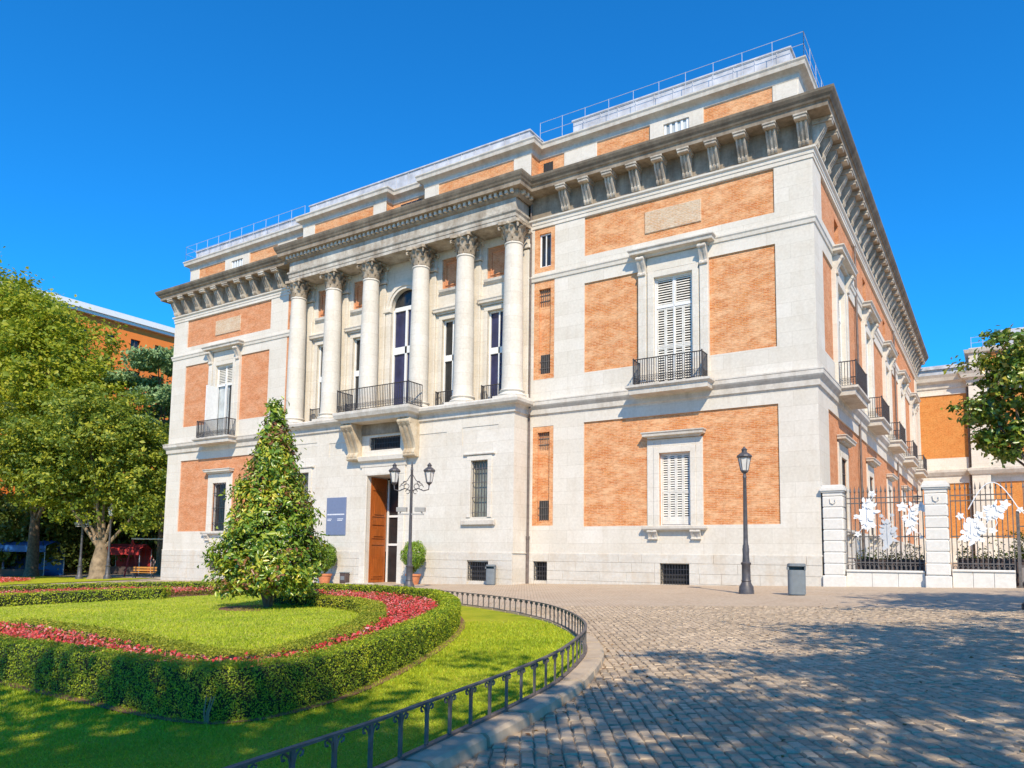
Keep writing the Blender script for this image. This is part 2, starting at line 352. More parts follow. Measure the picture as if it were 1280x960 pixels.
def cobmat():
    m, nt, b = newmat('worn_granite_sett'); g = nt.nodes.new('ShaderNodeNewGeometry'); oi = nt.nodes.new('ShaderNodeObjectInfo')
    ad = N(nt, 'ShaderNodeMath', operation='ADD'); nt.links.new(g.outputs['Random Per Island'], ad.inputs[0]); nt.links.new(oi.outputs['Random'], ad.inputs[1])
    fr = N(nt, 'ShaderNodeMath', operation='FRACT'); nt.links.new(ad.outputs[0], fr.inputs[0])
    c = ramp(nt, [(0, (.31, .235, .155)), (.5, (.43, .33, .22)), (.8, (.50, .385, .26)), (1, (.57, .45, .31))], fr.outputs[0]).outputs[0]
    f = noise(nt, g.outputs['Position'], 40, 5, .7)
    c = mixc(nt, .8, c, ramp(nt, [(.3, (.7, .7, .7)), (.7, (1.08, 1.07, 1.05))], f).outputs[0], 'MULTIPLY')
    n = noise(nt, g.outputs['Position'], .6, 6, .65)
    c = mixc(nt, ramp(nt, [(.45, (0, 0, 0)), (.75, (.5, .5, .5))], n).outputs[0], c, (.56, .445, .32))
    nt.links.new(c, b.inputs['Base Color']); b.inputs['Roughness'].default_value = .62; b.inputs['Specular IOR Level'].default_value = .4
    bump(nt, b, f, .4, .01); return m
M['cob'] = cobmat()
M['kerb'] = stone('kerb_granite', (.46, .36, .25), (.58, .47, .34), (.27, .2, .14), .5)
M['grout'] = plain('sandy_joint_filling', (.22, .18, .14), .95, 0, .3, 8, .4)

# ------------------------------------------------------------------ ground
FENCE = [(2.75, -31.6), (2.62, -30.2), (2.48, -28.8), (2.40, -27.85), (2.33, -27.35), (2.27, -26.95), (2.20, -26.5), (2.06, -25.6), (1.82, -24.4), (1.40, -23.1), (.82, -21.7), (.0, -20.35),
         (-1.15, -18.85), (-2.6, -17.35), (-4.5, -15.9), (-6.7, -14.55), (-9.3, -13.2), (-12.5, -12.0), (-16.5, -11.2), (-21, -10.9), (-25, -11.3), (-28, -13), (-29.5, -16.5), (-29.5, -22), (-28, -27), (-24, -31), (-15, -33.5), (-6, -34), (0, -33.6)]
def smooth_path(P, n=4, closed=False):
    P = [np.array(p, float) for p in P]; out = []; L = len(P)
    g = lambda i: P[i % L] if closed else P[min(max(i, 0), L-1)]
    for i in range(L if closed else L-1):
        a, b, c, d = g(i-1), g(i), g(i+1), g(i+2)
        for k in range(n):
            t = k/n; out.append(.5*((2*b)+(-a+c)*t+(2*a-5*b+4*c-d)*t*t+(-a+3*b-3*c+d)*t**3))
    if not closed: out.append(P[-1])
    return out
def resample(P, step, closed=False):
    P = [np.array(p, float) for p in P]
    if closed: P = P+[P[0]]
    P = np.array(P); s = np.concatenate([[0], np.cumsum(np.linalg.norm(np.diff(P, axis=0), axis=1))])
    n = max(2, int(round(s[-1]/step))); t = np.linspace(0, s[-1], n+1)
    if closed: t = t[:-1]
    return np.stack([np.interp(t, s, P[:, 0]), np.interp(t, s, P[:, 1])], 1)
def offset(P, d, closed=False):
    P = np.asarray(P); 
    if closed: t = np.roll(P, -1, 0)-np.roll(P, 1, 0)
    else: t = np.gradient(P, axis=0)
    t = t/np.linalg.norm(t, axis=1, keepdims=True); return P+np.stack([t[:, 1], -t[:, 0]], 1)*d
def inside(pts, poly):
    x, y = pts[:, 0], pts[:, 1]; r = np.zeros(len(x), bool); n = len(poly)
    for i in range(n):
        x1, y1 = poly[i]; x2, y2 = poly[(i+1) % n]
        c = ((y1 > y) != (y2 > y)) & (x < (x2-x1)*(y-y1)/((y2-y1) if y2 != y1 else 1e-9)+x1); r ^= c
    return r
def sheet(name, poly, h, mat, kind='structure', parent=None):
    mb = MB(); mb.add([(x, y, gz(x, y)+h) for x, y in poly], [tuple(range(len(poly)))]); me = mb.mesh(name, mat)
    bm = bmesh.new(); bm.from_mesh(me); bmesh.ops.triangulate(bm, faces=bm.faces)
    if bm.faces and sum(f.normal.z for f in bm.faces) < 0: bmesh.ops.reverse_faces(bm, faces=bm.faces)
    bm.to_mesh(me); bm.free()
    return tag(link(name, me, parent), kind=kind)

mb = MB(); xs = [-900, -300, -90, -60, -40, -20, 0, 20, 40, 60, 200, 900]; ys = [-700, -200, -60, -40, -20, 0, 20, 40, 60, 200, 900]
for i in range(len(xs)-1):
    for j in range(len(ys)-1):
        mb.quad(*[(x, y, gz(x, y)-.006) for x, y in ((xs[i], ys[j]), (xs[i+1], ys[j]), (xs[i+1], ys[j+1]), (xs[i], ys[j+1]))])
pavement = tag(mb.build('pavement', M['pave']), 'tan granite sett paving in front of the museum', kind='structure')

fence_path = resample(smooth_path(FENCE, 6), .05)
lawn_poly = resample(fence_path, .5)
lawn = sheet('lawn', [tuple(p) for p in lawn_poly], .075, M['lawn'])
tag(lawn, 'mown green lawn between the clipped hedge and the low iron fence')
far_lawn = sheet('far_lawn', [(-46.5, -13), (-47, 1.5), (-58, 2.5), (-72, 5), (-100, 14), (-110, -30), (-60, -30)], .03, M['lawn'])
tag(far_lawn, 'bright green lawn under the park trees')
path_ = sheet('sandy_path', [(-45.2, -3), (-45, 12), (-60, 22), (-90, 26), (-100, 17), (-72, 6.5), (-57, 3.4), (-47.5, 2.2)], .02, plain('pale_sandy_gravel', (.50, .42, .31), .95, 0, .2, 4, .4)); tag(path_, 'pale sandy path past the museum corner')

# kerb stones
kp = resample(offset(fence_path, .12), .05)
kerb = tag(empty('kerb'), 'worn granite kerb curving round the fenced lawn', 'kerb')
seg = 17; ksel = [p for p in kp if p[1] > -32]
i = 0; kn = 0
while i+seg < len(ksel):
    sub = [tuple(p) for p in ksel[i:i+seg+1]][::4]
    if len(sub) < 2: break
    a, b = np.array(sub[0]), np.array(sub[-1])
    if min(np.hypot(a[0]-CAM.x, a[1]-CAM.y), 99) > 34: break
    sub[-1] = tuple(np.array(sub[-1])-(np.array(sub[-1])-np.array(sub[-2]))*.06)
    dh = random.uniform(-.008, .008)
    m2 = MB(); m2.sweep([(-.16, -.05), (-.16, .105+dh), (.10, .115+dh), (.135, .09+dh), (.15, -.05)], [(x, y, gz(x, y)) for x, y in sub]); m2.build('kerb_stone', M['kerb'], kerb)
    i += seg; kn += 1

# ---- granite setts: single ones near the camera, the rest joined
def sett_mesh(l, w, j):
    m2 = MB(); b = .014; h = .03; q = random.uniform
    t = [(-l/2+b+q(-j, j), -w/2+b+q(-j, j)), (l/2-b+q(-j, j), -w/2+b+q(-j, j)), (l/2-b+q(-j, j), w/2-b+q(-j, j)), (-l/2+b+q(-j, j), w/2-b+q(-j, j))]
    o = [(x*1.0+(b*.9 if x > 0 else -b*.9), y+(b*.9 if y > 0 else -b*.9)) for x, y in t]
    zt = [h+q(-.004, .004) for _ in t]
    m2.add([(x, y, z) for (x, y), z in zip(t, zt)]+[(x, y, h-.014) for x, y in o]+[(x, y, -.02) for x, y in o],
        [(0, 1, 2, 3)]+[(i, 4+i, 4+(i+1) % 4, (i+1) % 4) for i in range(4)]+[(4+i, 8+i, 8+(i+1) % 4, 4+(i+1) % 4) for i in range(4)])
    return m2
ca, sa = math.cos(COB_ANG), math.sin(COB_ANG)
setts = []; row = -30.0; kerb_out = [tuple(p) for p in resample(offset(fence_path, .29), .5)]
rw = .108; k = 0
v0 = -60
cand = []
for r_ in range(-60, 420):
    v = r_*rw; u = -20+random.uniform(0, .2)
    while u < 50:
        l = random.uniform(.115, .185); cand.append((u+l/2, v, l)); u += l+.004
cand = np.array(cand)
org = np.array([-8.0, -2.0])   # row origin
pu = np.stack([org[0]+cand[:, 0]*ca-(cand[:, 1]-20)*sa*1, org[1]+cand[:, 0]*sa+(cand[:, 1]-20)*ca], 1)
dc = np.hypot(pu[:, 0]-CAM.x, pu[:, 1]-CAM.y)
az = np.degrees(np.arctan2(pu[:, 0]-CAM.x, pu[:, 1]-CAM.y))
ok = (dc < 21) & (dc > 3.2) & (az < 9) & (az > -75) & ~inside(pu, kerb_out) & (pu[:, 1] < -6)
idx = np.where(ok)[0]; idx = idx[np.argsort(dc[idx])]
# the rule: 300 largest in view as parts
inview = [i for i in idx if az[i] < 1.2 and 4.9 < dc[i]][:300]; inset = set(inview)
variants = [[sett_mesh(l, rw-.004, .006).mesh('sett', M['cob'], True) for _ in range(3)] for l in (.122, .136, .15, .164, .178)]
tilt = Vector((-.0216, -.0217, 1)).normalized()
for i in inview:
    x, y = pu[i]; l = cand[i, 2]; me = random.choice(variants[min(4, int((l-.115)/.0141))])
    o = link('sett', me, pavement, (x, y, gz(x, y)+random.uniform(-.02, -.009)))
    o.rotation_euler = (.0217+random.uniform(-.02, .02), -.0216+random.uniform(-.02, .02), COB_ANG+random.uniform(-.015, .015))
big = MB()
for i in idx:
    if i in inset: continue
    x, y = pu[i]; m2 = sett_mesh(cand[i, 2], rw-.004, .006); dz = gz(x, y)+random.uniform(-.02, -.009)-.011*max(0, (dc[i]-17)/4); tx, ty = random.uniform(-.02, .02), random.uniform(-.02, .02)
    big.add([(x+a*ca-b*sa, y+a*sa+b*ca, dz+c+a*tx+b*ty+.0216*(a*ca-b*sa)+.0217*(a*sa+b*ca)) for a, b, c in m2.v], m2.f)
tag(big.build('sett_paving', M['cob'], pavement, True), kind='stuff')
# ------------------------------------------------------------------ museum
W, D = 43.92, 46.0; XC = -21.96; HP = 8.36
PL, PR, PY = XC-HP, XC+HP, -1.3
mus = empty('museum_building', (0, 0, 0), 0, 'grand museum of pale stone and orange brick with six columned portico', 'building')
PATH = [(-W, D), (-W, 0), (PL, 0), (PL, PY), (PR, PY), (PR, 0), (0, 0), (0, D)]
Z = dict(pl=1.386, lb=2.65, lt=7.6, sb=8.17, st=8.86, ub=10.0, ut=14.40, ms=14.95, tb=15.76, tt=17.71, ab=17.74, at=18.2, ct=20.0)

def cellwall(mb, fn, u0, u1, z0, z1, holes, d=0, reveal=.06):
    """flat wall with rectangular holes; fn(u,depth,z)->xyz"""
    us = sorted({u0, u1, *[h[0] for h in holes], *[h[1] for h in holes]}); zs = sorted({z0, z1, *[h[2] for h in holes], *[h[3] for h in holes]})
    us = [u for u in us if u0-1e-6 <= u <= u1+1e-6]; zs = [z for z in zs if z0-1e-6 <= z <= z1+1e-6]
    for i in range(len(us)-1):
        for j in range(len(zs)-1):
            cu, cz = (us[i]+us[i+1])/2, (zs[j]+zs[j+1])/2
            if any(h[0] < cu < h[1] and h[2] < cz < h[3] for h in holes): continue
            mb.quad(fn(us[i], d, zs[j]), fn(us[i+1], d, zs[j]), fn(us[i+1], d, zs[j+1]), fn(us[i], d, zs[j+1]))
    for h in holes:
        dd = d+(h[4] if len(h) > 4 else reveal); a, b, c, e = h[:4]
        mb.quad(fn(a, d, c), fn(a, dd, c), fn(a, dd, e), fn(a, d, e)); mb.quad(fn(b, d, e), fn(b, dd, e), fn(b, dd, c), fn(b, d, c))
        fl = h[5] if len(h) > 5 else ''
        if 't' not in fl: mb.quad(fn(a, d, e), fn(a, dd, e), fn(b, dd, e), fn(b, d, e))
        if 'b' not in fl: mb.quad(fn(b, d, c), fn(b, dd, c), fn(a, dd, c), fn(a, d, c))
front = lambda Y0: (lambda u, d, z: (u, Y0+d, z))
sidef = lambda u, d, z: (-d, u, z)
backL = lambda u, d, z: (-W+d, u, z)
PD = .07   # brick panels sit back by this much

# ---- window templates, local x along the wall, -y out of it
def louvre(mb, x0, x1, z0, z1, y=.14, step=.115):
    f = .06
    mb.box(x0, x0+f, y, y+.045, z0, z1); mb.box(x1-f, x1, y, y+.045, z0, z1)
    mb.box(x0+f, x1-f, y, y+.045, z0, z0+f); mb.box(x0+f, x1-f, y, y+.045, z1-f, z1)
    z = z0+f+.02
    while z < z1-f-.02:
        mb.prism([(y+.002, z), (y+.012, z-.008), (y+.05, z+.052), (y+.04, z+.06)], lambda p, q, t: (t, p, q), x0+f, x1-f); z += step
def hoodprof(out, z0, z1):
    h = z1-z0
    return [(0, z0), (out*.35, z0), (out*.42, z0+h*.25), (out*.85, z0+h*.35), (out*.88, z0+h*.68), (out, z0+h*.85), (out, z1), (0, z1+.03)]
def hood(hw, out, z0, z1, name, parent, mat=None):
    m2 = MB(); m2.sweep(hoodprof(out, z0, z1), [(-hw+out, 0), (-hw+out, -.001), (hw-out, -.001), (hw-out, 0)][1:3]); 
    m2 = MB(); pr = hoodprof(out, z0, z1); b = hw-out
    # three sided: left return, front, right return
    m2.sweep(pr, [(-b, .05), (-b, 0), (b, 0), (b, .05)]); m2.box(-b, b, 0.001, .05, z0, z1)
    return m2.build(name, mat or M['carved'], parent)
def railing(mb, x0, x1, yf, yb, z0, z1, step=.105, orn=True, r=.012):
    def run(a, b):
        L = math.dist(a, b); n = max(2, int(round(L/step)))
        for k in range(n+1):
            t = k/n; x, y = a[0]+(b[0]-a[0])*t, a[1]+(b[1]-a[1])*t
            mb.box(x-r, x+r, y-r, y+r, z0, z1)
            if orn and k < n:
                xc, yc = a[0]+(b[0]-a[0])*(t+.5/n), a[1]+(b[1]-a[1])*(t+.5/n); dx, dy = (b[0]-a[0])/L*.04, (b[1]-a[1])/L*.04
                for zz in (z0+.13, z0+.24):
                    mb.tube([(xc-dx, yc-dy, zz), (xc, yc, zz+.045), (xc+dx, yc+dy, zz), (xc, yc, zz-.045), (xc-dx, yc-dy, zz)], .009, 4, False)
        for zz, hh in ((z0, .03), (z0+.32, .016), (z1, .045)):
            pa, pb = Vector((*a, zz)), Vector((*b, zz)); mb.tube([pa, pb], hh*.6, 4)
    run((x0, yb), (x0, yf)); run((x0, yf), (x1, yf)); run((x1, yf), (x1, yb))
    for x, y in ((x0, yf), (x1, yf)): mb.lathe([(.03, z0), (.03, z1), (.045, z1+.03), (.02, z1+.07), (0.001, z1+.08)], (x, y, 0), 8)
def console(w, top, bot, out_t, out_b, mat, name, parent, x=0, y=0, flutes=3):
    """scroll bracket: fat top scroll, waist, small bottom scroll; out = -y"""
    h = top-bot; pr = []
    for k in range(19):
        t = k/18; z = top-h*t
        o = out_b+(out_t-out_b)*(.5+.5*math.cos(math.pi*min(1, t*1.15)))
        if t > .78: o += .16*out_t*math.sin((t-.78)/.22*math.pi)
        if t < .22: o += .10*out_t*math.sin(t/.22*math.pi)
        pr.append((-o, z))
    m2 = MB(); n = flutes*2+1
    for k in range(n):
        x0, x1 = -w/2+w*k/n, -w/2+w*(k+1)/n; e = 0 if k % 2 == 0 else .035
        m2.prism([(p+e, q) for p, q in pr]+[(0.0, bot), (0.0, top)], lambda p, q, t: (t+x, p+y, q), x0+.001, x1-.001)
    ra, rb = out_t*.17, out_t*.12
    m2.tube([(x-w/2-.015, y-out_t*.93, top-ra*1.25), (x+w/2+.015, y-out_t*.93, top-ra*1.25)], ra, 12)
    m2.tube([(x-w/2-.015, y-out_b*1.05, bot+rb*1.1), (x+w/2+.015, y-out_b*1.05, bot+rb*1.1)], rb, 12)
    return m2.build(name, mat, parent)

def upper_window(kind, parent):
    m2 = MB(); hw = .9
    for s in (-1, 1):
        m2.bbox(min(s*1.26, s*1.64), max(s*1.26, s*1.64), -.13, 0, 8.87, 14.3, .015)
        m2.bbox(min(s*.90, s*1.20), max(s*.90, s*1.20), -.09, 0, 8.87, 14.25, .02); 
    m2.bbox(-1.199, 1.199, -.088, 0, 13.95, 14.24, .02)
    m2.bbox(-1.24, 1.24, -.05, 0, 14.25, 14.93, .02)
    w = m2.build('window', M['stone'], parent)
    hood(2.02, .56, 14.95, 15.30, 'hood', w)
    for s in (-1, 1): console(.34, 14.94, 14.1, .42, .16, M['carved'], 'console', w, s*1.45, 0, 1)
    fr = MB()
    for a, b, c, d in ((-.9, -.84, 8.87, 13.95), (.84, .9, 8.87, 13.95), (-.84, .84, 13.89, 13.95), (-.84, .84, 12.52, 12.62), (-.03, .03, 8.87, 13.89)): fr.box(a, b, .115, .2, c, d)
    fr.build('frame', M['white'], w)
    sh = MB()
    louvre(sh, -.83, -.035, 12.63, 13.88); louvre(sh, .035, .83, 12.63, 13.88)
    if kind == 'closed':
        for k in range(4):
            a = -.83+k*.415; 
            for z0, z1 in ((8.9, 10.7), (10.71, 12.5)): louvre(sh, a+.004, a+.411, z0, z1)
        tag(sh.build('shutter', M['shutter'], w), 'closed cream louvred shutter')
        gl = MB(); gl.box(-.84, .84, .24, .26, 8.87, 13.9); gl.build('pane', M['glass'], w)
    else:
        sh.build('shutter', M['shutter'], w)
        lf = MB(); lf.box(-.89, -.83, -.75, .10, 8.9, 12.5); lf.box(.2, .24, .0, .11, 8.9, 12.5)
        tag(lf.build('shutter', M['white'], w), 'pale shutter leaf folded open')
        gl = MB(); gl.box(-.84, .84, .24, .26, 8.87, 13.9); gl.build('pane', M['glassw'], w)
        g2 = MB(); g2.box(.30, .835, .21, .235, 8.87, 12.5); g2.build('pane', M['glass'], w)
    return w
def lower_window(kind, parent):
    m2 = MB()
    for s in (-1, 1):
        m2.bbox(min(s*.715, s*.97), max(s*.715, s*.97), -.02, PD, 2.60, 6.14, .015); m2.bbox(min(s*.971, s*1.28), max(s*.971, s*1.28), .01, PD+.005, 2.60, 6.5, .01)
    m2.bbox(-.97, .97, -.018, PD, 5.87, 6.16, .015); m2.bbox(-.969, .969, .012, PD, 6.161, 6.5, .01)
    w = m2.build('window', M['stone'], parent)
    h_ = hood(1.44, .36, 6.52, 6.80, 'hood', w)
    si = MB(); si.sweep([(0, 2.43), (.22, 2.43), (.27, 2.5), (.27, 2.6), (0, 2.62)], [(-1.2, .06), (-1.2, 0), (1.2, 0), (1.2, .06)]); si.box(-1.2, 1.2, 0.001, .06, 2.43, 2.6); si.build('sill', M['carved'], w)
    for s in (-1, 1): console(.42, 2.43, 2.02, .24, .1, M['carved'], 'sill_bracket', w, s*.98, 0, 1)
    fr = MB()
    for a, b, c, d in ((-.715, -.66, 2.62, 5.87), (.66, .715, 2.62, 5.87), (-.66, .66, 5.81, 5.87), (-.66, .66, 2.62, 2.68)): fr.box(a, b, .19, .27, c, d)
    fr.build('frame', M['white'], w)
    gl = MB(); gl.box(-.67, .67, .30, .32, 2.62, 5.87); gl.build('pane', M['glass'], w)
    if kind == 'closed':
        sh = MB()
        for k in range(4):
            a = -.65+k*.325
            sh.box(a+.06, a+.265, .22, .235, 2.70, 3.05)
            for z0, z1 in ((2.70, 4.1), (4.11, 5.8)): louvre(sh, a+.003, a+.322, z0, z1, .21, .105)
        tag(sh.build('shutter', M['shutter'], w), 'closed cream louvred shutter')
    else:
        g = MB()
        for k in range(9): x = -.64+k*.16; g.box(x-.012, x+.012, .08, .104, 2.63, 5.86)
        for zz in (3.2, 4.2, 5.2): g.box(-.71, .71, .075, .11, zz-.02, zz+.02)
        g.build('window_grille', M['iron'], w)
    return w
def balcony(parent, hw=1.93, out=.95, z=8.87):
    m2 = MB(); m2.sweep([(0, z-.40), (out*.86, z-.40), (out*.88, z-.19), (out*.93, z-.16), (out, z-.10), (out, z), (0, z+.02)], [(-hw+out, .01), (-hw+out, 0), (hw-out, 0), (hw-out, .01)])
    b = m2.build('balcony', M['carved'], parent)
    r_ = MB(); railing(r_, -hw+.36, hw-.36, -out+.12, -.02, z+.08, z+1.16, .11)
    r_.build('railing', M['iron'], b); return b
UW = upper_window('closed', mus); LW = lower_window('closed', mus); BAL = balcony(mus)
UWo = upper_window('open', mus); LWo = lower_window('grille', mus)
BX = -(1.557+10.518)/2
for o in (UW, LW, BAL): o.location = (BX, 0, 0)
for o in (UWo, LWo): o.location = (-W-BX, 0, 0)
copy_tree(BAL, mus, (-W-BX, 0, 0), 0)
SWIN = [5.65+8.7*k for k in range(5)]
for y in SWIN:
    copy_tree(UW, mus, (0, y, 0), R(90)); copy_tree(BAL, mus, (0, y, 0), R(90)); copy_tree(LWo, mus, (0, y, 0), R(90))

# ---- front bays (right one, and its mirror image on the left)
def cellar(parent, x0, x1, z0, z1, Y0):
    g = MB(); n = max(5, int((x1-x0)/.13))
    for k in range(n+1): x = x0+.02+(x1-x0-.04)*k/n; g.box(x-.014, x+.014, Y0+.05, Y0+.078, z0, z1)
    for t in (.25, .5, .75): g.box(x0, x1, Y0+.048, Y0+.08, z0+(z1-z0)*t-.014, z0+(z1-z0)*t+.014)
    b = g.build('cellar_grille', M['iron'], parent); i_ = MB(); i_.box(x0, x1, Y0+.36, Y0+.38, z0, z1); i_.build('dark_opening', M['inside'], b)
def bay(mir):
    mx = (lambda x: -W-x) if mir else (lambda x: x)
    def H(a, b, c, d, *r): a, b = sorted((mx(a), mx(b))); return (a, b, c, d, *r)
    brick = M['brickr'] if mir else M['brick']
    wz0 = 1.386; base = -1.6
    low = H(-10.518, -1.557, Z['lb'], Z['lt']); upL = H(-10.518, BX-1.64, Z['ub'], Z['ut']); upR = H(BX+1.64, -1.557, Z['ub'], Z['ut']); top = H(-10.518, -1.557, Z['tb'], Z['tt'])
    s1, s2, s3 = H(-13.35, -12.17, 2.71, 7.59), H(-13.35, -12.17, 9.96, 15.0), H(-13.35, -12.17, 15.42, 17.72)
    op = H(BX-.9, BX+.9, 8.87, 13.95, .3)
    m2 = MB(); x0, x1 = sorted((mx(-13.6), mx(0)))
    cellwall(m2, front(0), x0, x1, wz0, 19.9, [low, upL, upR, top, s1, s2, s3, op], 0, PD); m2.build('wall', M['stone'], mus)
    for nm, h in (('low', low), ('a', upL), ('b', upR), ('top', top)):
        p = MB(); lo_op = H(BX-.715, BX+.715, 2.62, 5.87, .3)
        cellwall(p, front(0), h[0], h[1], h[2], h[3], [lo_op] if nm == 'low' else [], PD, .25); p.build('brick_panel', brick, mus)
    t = MB(); a, b = sorted((mx(-7.4), mx(-4.72))); t.bbox(a, b, .015, PD+.01, 16.16, 17.2, .02); t.build('tablet', M['tablet'], mus)
    # narrow strip with blind niches
    for h, nz in ((s1, (2.94, 7.3)), (s2, (10.22, 14.56)), (s3, (15.69, 17.43))):
        p = MB(); n_ = H(-13.08, -12.40, nz[0], nz[1], .16); cellwall(p, front(0), h[0], h[1], h[2], h[3], [n_], .02, .16)
        bp = p.build('brick_strip', brick, mus)
        if h is s3:
            f_ = MB()
            for a, b, c, d in ((n_[0], n_[0]+.08, n_[2], n_[3]), (n_[1]-.08, n_[1], n_[2], n_[3]), (n_[0]+.08, n_[1]-.08, n_[3]-.07, n_[3]), (n_[0]+.08, n_[1]-.08, n_[2], n_[2]+.07), ((n_[0]+n_[1])/2-.025, (n_[0]+n_[1])/2+.025, n_[2]+.07, n_[3]-.07)): f_.box(a, b, .12, .16, c, d)
            f_.build('window_frame', M['white'], bp); g_ = MB(); g_.box(n_[0], n_[1], .165, .18, n_[2], n_[3]); g_.build('pane', M['glass'], bp)
        else:
            q = MB(); q.box(n_[0], n_[1], .178, .19, n_[2], n_[3]); q.build('niche_back', brick, bp)
            wz = (n_[2], n_[2]+1.0); i_ = MB(); i_.box(n_[0]+.06, n_[1]-.04, .172, .176, wz[0]+.05, wz[1]); i_.build('dark_opening', M['inside'], bp)
            g_ = MB()
            for k in range(6): x = n_[0]+.08+k*(n_[1]-n_[0]-.14)/5; g_.box(x-.012, x+.012, .14, .165, wz[0], wz[1]); g_.box(x-.012, x+.012, .14, .165, n_[3]-.85, n_[3])
            for zz in (wz[0]+.3, wz[0]+.65, n_[3]-.6, n_[3]-.3): g_.box(n_[0], n_[1], .138, .168, zz-.012, zz+.012)
            g_.build('window_grille', M['irongrey'], bp)
    # plinth courses of separate blocks round the cellar openings
    cw = [sorted((mx(-6.72), mx(-5.39))), sorted((mx(-13.22), mx(-12.45)))]
    plinth_blocks(x0, x1, 0, [(a, b, .07, .96) for a, b in cw]); 
    for a, b in cw: cellar(mus, a, b, .07, .96, 0)
    bk = MB(); bk.quad((x0, .1, base), (x1, .1, base), (x1, .1, wz0), (x0, .1, wz0)); 
    bk = MB(); cellwall(bk, front(0), x0, x1, base, wz0, [(a, b, .07, .96, .3) for a, b in cw], .06, .3); bk.build('plinth_core', M['plinth'], mus)
    return brick
def plinth_blocks(x0, x1, Y0, holes, zb=None):
    rng = random.Random(int(x0*100)); rows = [(-1.2, -.55), (-.55, .12), (.12, .55), (.55, .985), (.985, 1.36)]
    for ri, (a, b) in enumerate(rows):
        if b < gz(x0, Y0)-.05: continue
        x = x0; first = True
        while x < x1-.01:
            L = rng.uniform(.9, 2.1); e = min(x1, x+L)
            if x1-e < .5: e = x1
            parts = [(x, e)]
            for h in holes:
                if h[2] < b-.02 and h[3] > a+.02:
                    np_ = []
                    for p, q in parts:
                        if q <= h[0] or p >= h[1]: np_.append((p, q))
                        else:
                            if p < h[0]: np_.append((p, h[0]))
                            if q > h[1]: np_.append((h[1], q))
                    parts = np_
            for p, q in parts:
                if q-p > .04:
                    m2 = MB(); m2.bbox(p+.004, q-.004, Y0-.05-rng.uniform(0, .008), Y0+.055, a+.003, b-.003, .012); m2.build('stone_block', M['plinth'], mus)
            x = e
for mir in (False, True): bay(mir)

# ---- side wall facing the gate
low = (2.1, D-2.1, Z['lb'], Z['lt']); top = (1.7, D-1.7, Z['tb'], Z['tt']); holes = [low, top]
edges = [1.7]+[e for y in SWIN for e in (y-1.64, y+1.64)]+[D-1.7]
ups = [(edges[2*k], edges[2*k+1], Z['ub'], Z['ut']) for k in range(6)]
ops = [(y-.9, y+.9, 8.87, 13.95, .3) for y in SWIN]
m2 = MB(); cellwall(m2, sidef, 0, D, -.5, 19.9, holes+ups+ops, 0, PD); m2.build('wall', M['stone'], mus)
for h in ups: p = MB(); cellwall(p, sidef, *h, [], PD); p.build('brick_panel', M['brickr'], mus)
p = MB(); cellwall(p, sidef, *low, [(y-.715, y+.715, 2.62, 5.87, .3) for y in SWIN], PD, .25); p.build('brick_panel', M['brickr'], mus)
p = MB(); sm = [(y-.55, y+.55, 16.1, 17.2, .25) for y in SWIN]; cellwall(p, sidef, *top, sm, PD, .25); p.build('brick_panel', M['brickr'], mus)
for h in sm:
    g = MB(); g.box(-.32, -.30, h[0], h[1], h[2], h[3]); f = g.build('small_window', M['glass'], mus)
    g = MB(); g.box(-.28, -.24, (h[0]+h[1])/2-.03, (h[0]+h[1])/2+.03, h[2], h[3]); g.box(-.281, -.239, h[0], h[1], 16.62, 16.68); g.build('window_frame', M['pipe'], f)
for y in (10.3, 27.5):
    g = MB(); g.tube([(.06, y, .3), (.06, y, 17.7)], .06, 8); g.build('drainpipe', M['pipe'], mus)
m2 = MB(); cellwall(m2, backL, 0, D, -1.9, 19.9, [], 0); m2.build('wall', M['stone'], mus)
m2 = MB(); m2.quad((-W, D, -1), (0, D, -1), (0, D, 19.9), (-W, D, 19.9)); m2.build('wall', M['stone'], mus)

# ---- portico: lower block
dcx = XC; phol = []
door = (dcx-1.15, dcx+1.15, -.32, 5.5, 1.6); gril = (dcx-1.12, dcx+1.12, 6.9, 7.62, .5)
lws = [(s*6.34+XC-.51, s*6.34+XC+.51, 3.12, 5.93, .35) for s in (-1, 1)]
pans = [(XC+s*6.34-1.1, XC+s*6.34+1.1, 6.75, 7.65, .03) for s in (-1, 1)]+[(XC+s*3.3-.95, XC+s*3.3+.95, 6.75, 7.52, .03) for s in (-1, 1)]
m2 = MB(); cellwall(m2, front(PY), PL, PR, 1.386, 8.6, [(door[0], door[1], 1.386, 5.5, 1.6, 'b'), gril]+lws+pans)
for h in pans: m2.quad((h[0], PY+.03, h[2]), (h[1], PY+.03, h[2]), (h[1], PY+.03, h[3]), (h[0], PY+.03, h[3]))
for X in (PL, PR): m2.quad((X, PY, -1.5), (X, 0, -1.5), (X, 0, 8.9), (X, PY, 8.9))
m2.build('wall', M['stone'], mus)
pc = [(XC+s*6.34-.635, XC+s*6.34+.635, .0, .92) for s in (-1, 1)]
bk = MB(); cellwall(bk, front(PY), PL, PR, -1.6, 1.386, [(*c, .3) for c in pc]+[(door[0], door[1], -.4, 1.386, 1.5, 't')], .06); bk.build('plinth_core', M['plinth'], mus)
plinth_blocks(PL, PR, PY, pc+[(door[0]-.02, door[1]+.02, -2, 1.5)])
for c in pc: cellar(mus, *c, PY)
for pa in (PATH[:4]+[(door[0]-.43, PY)], [(door[1]+.43, PY)]+PATH[4:]):
    bk = MB(); bk.sweep([(0, 1.33), (.05, 1.36), (.035, 1.40), (0, 1.40)], pa); bk.build('plinth_moulding', M['plinth'], mus)
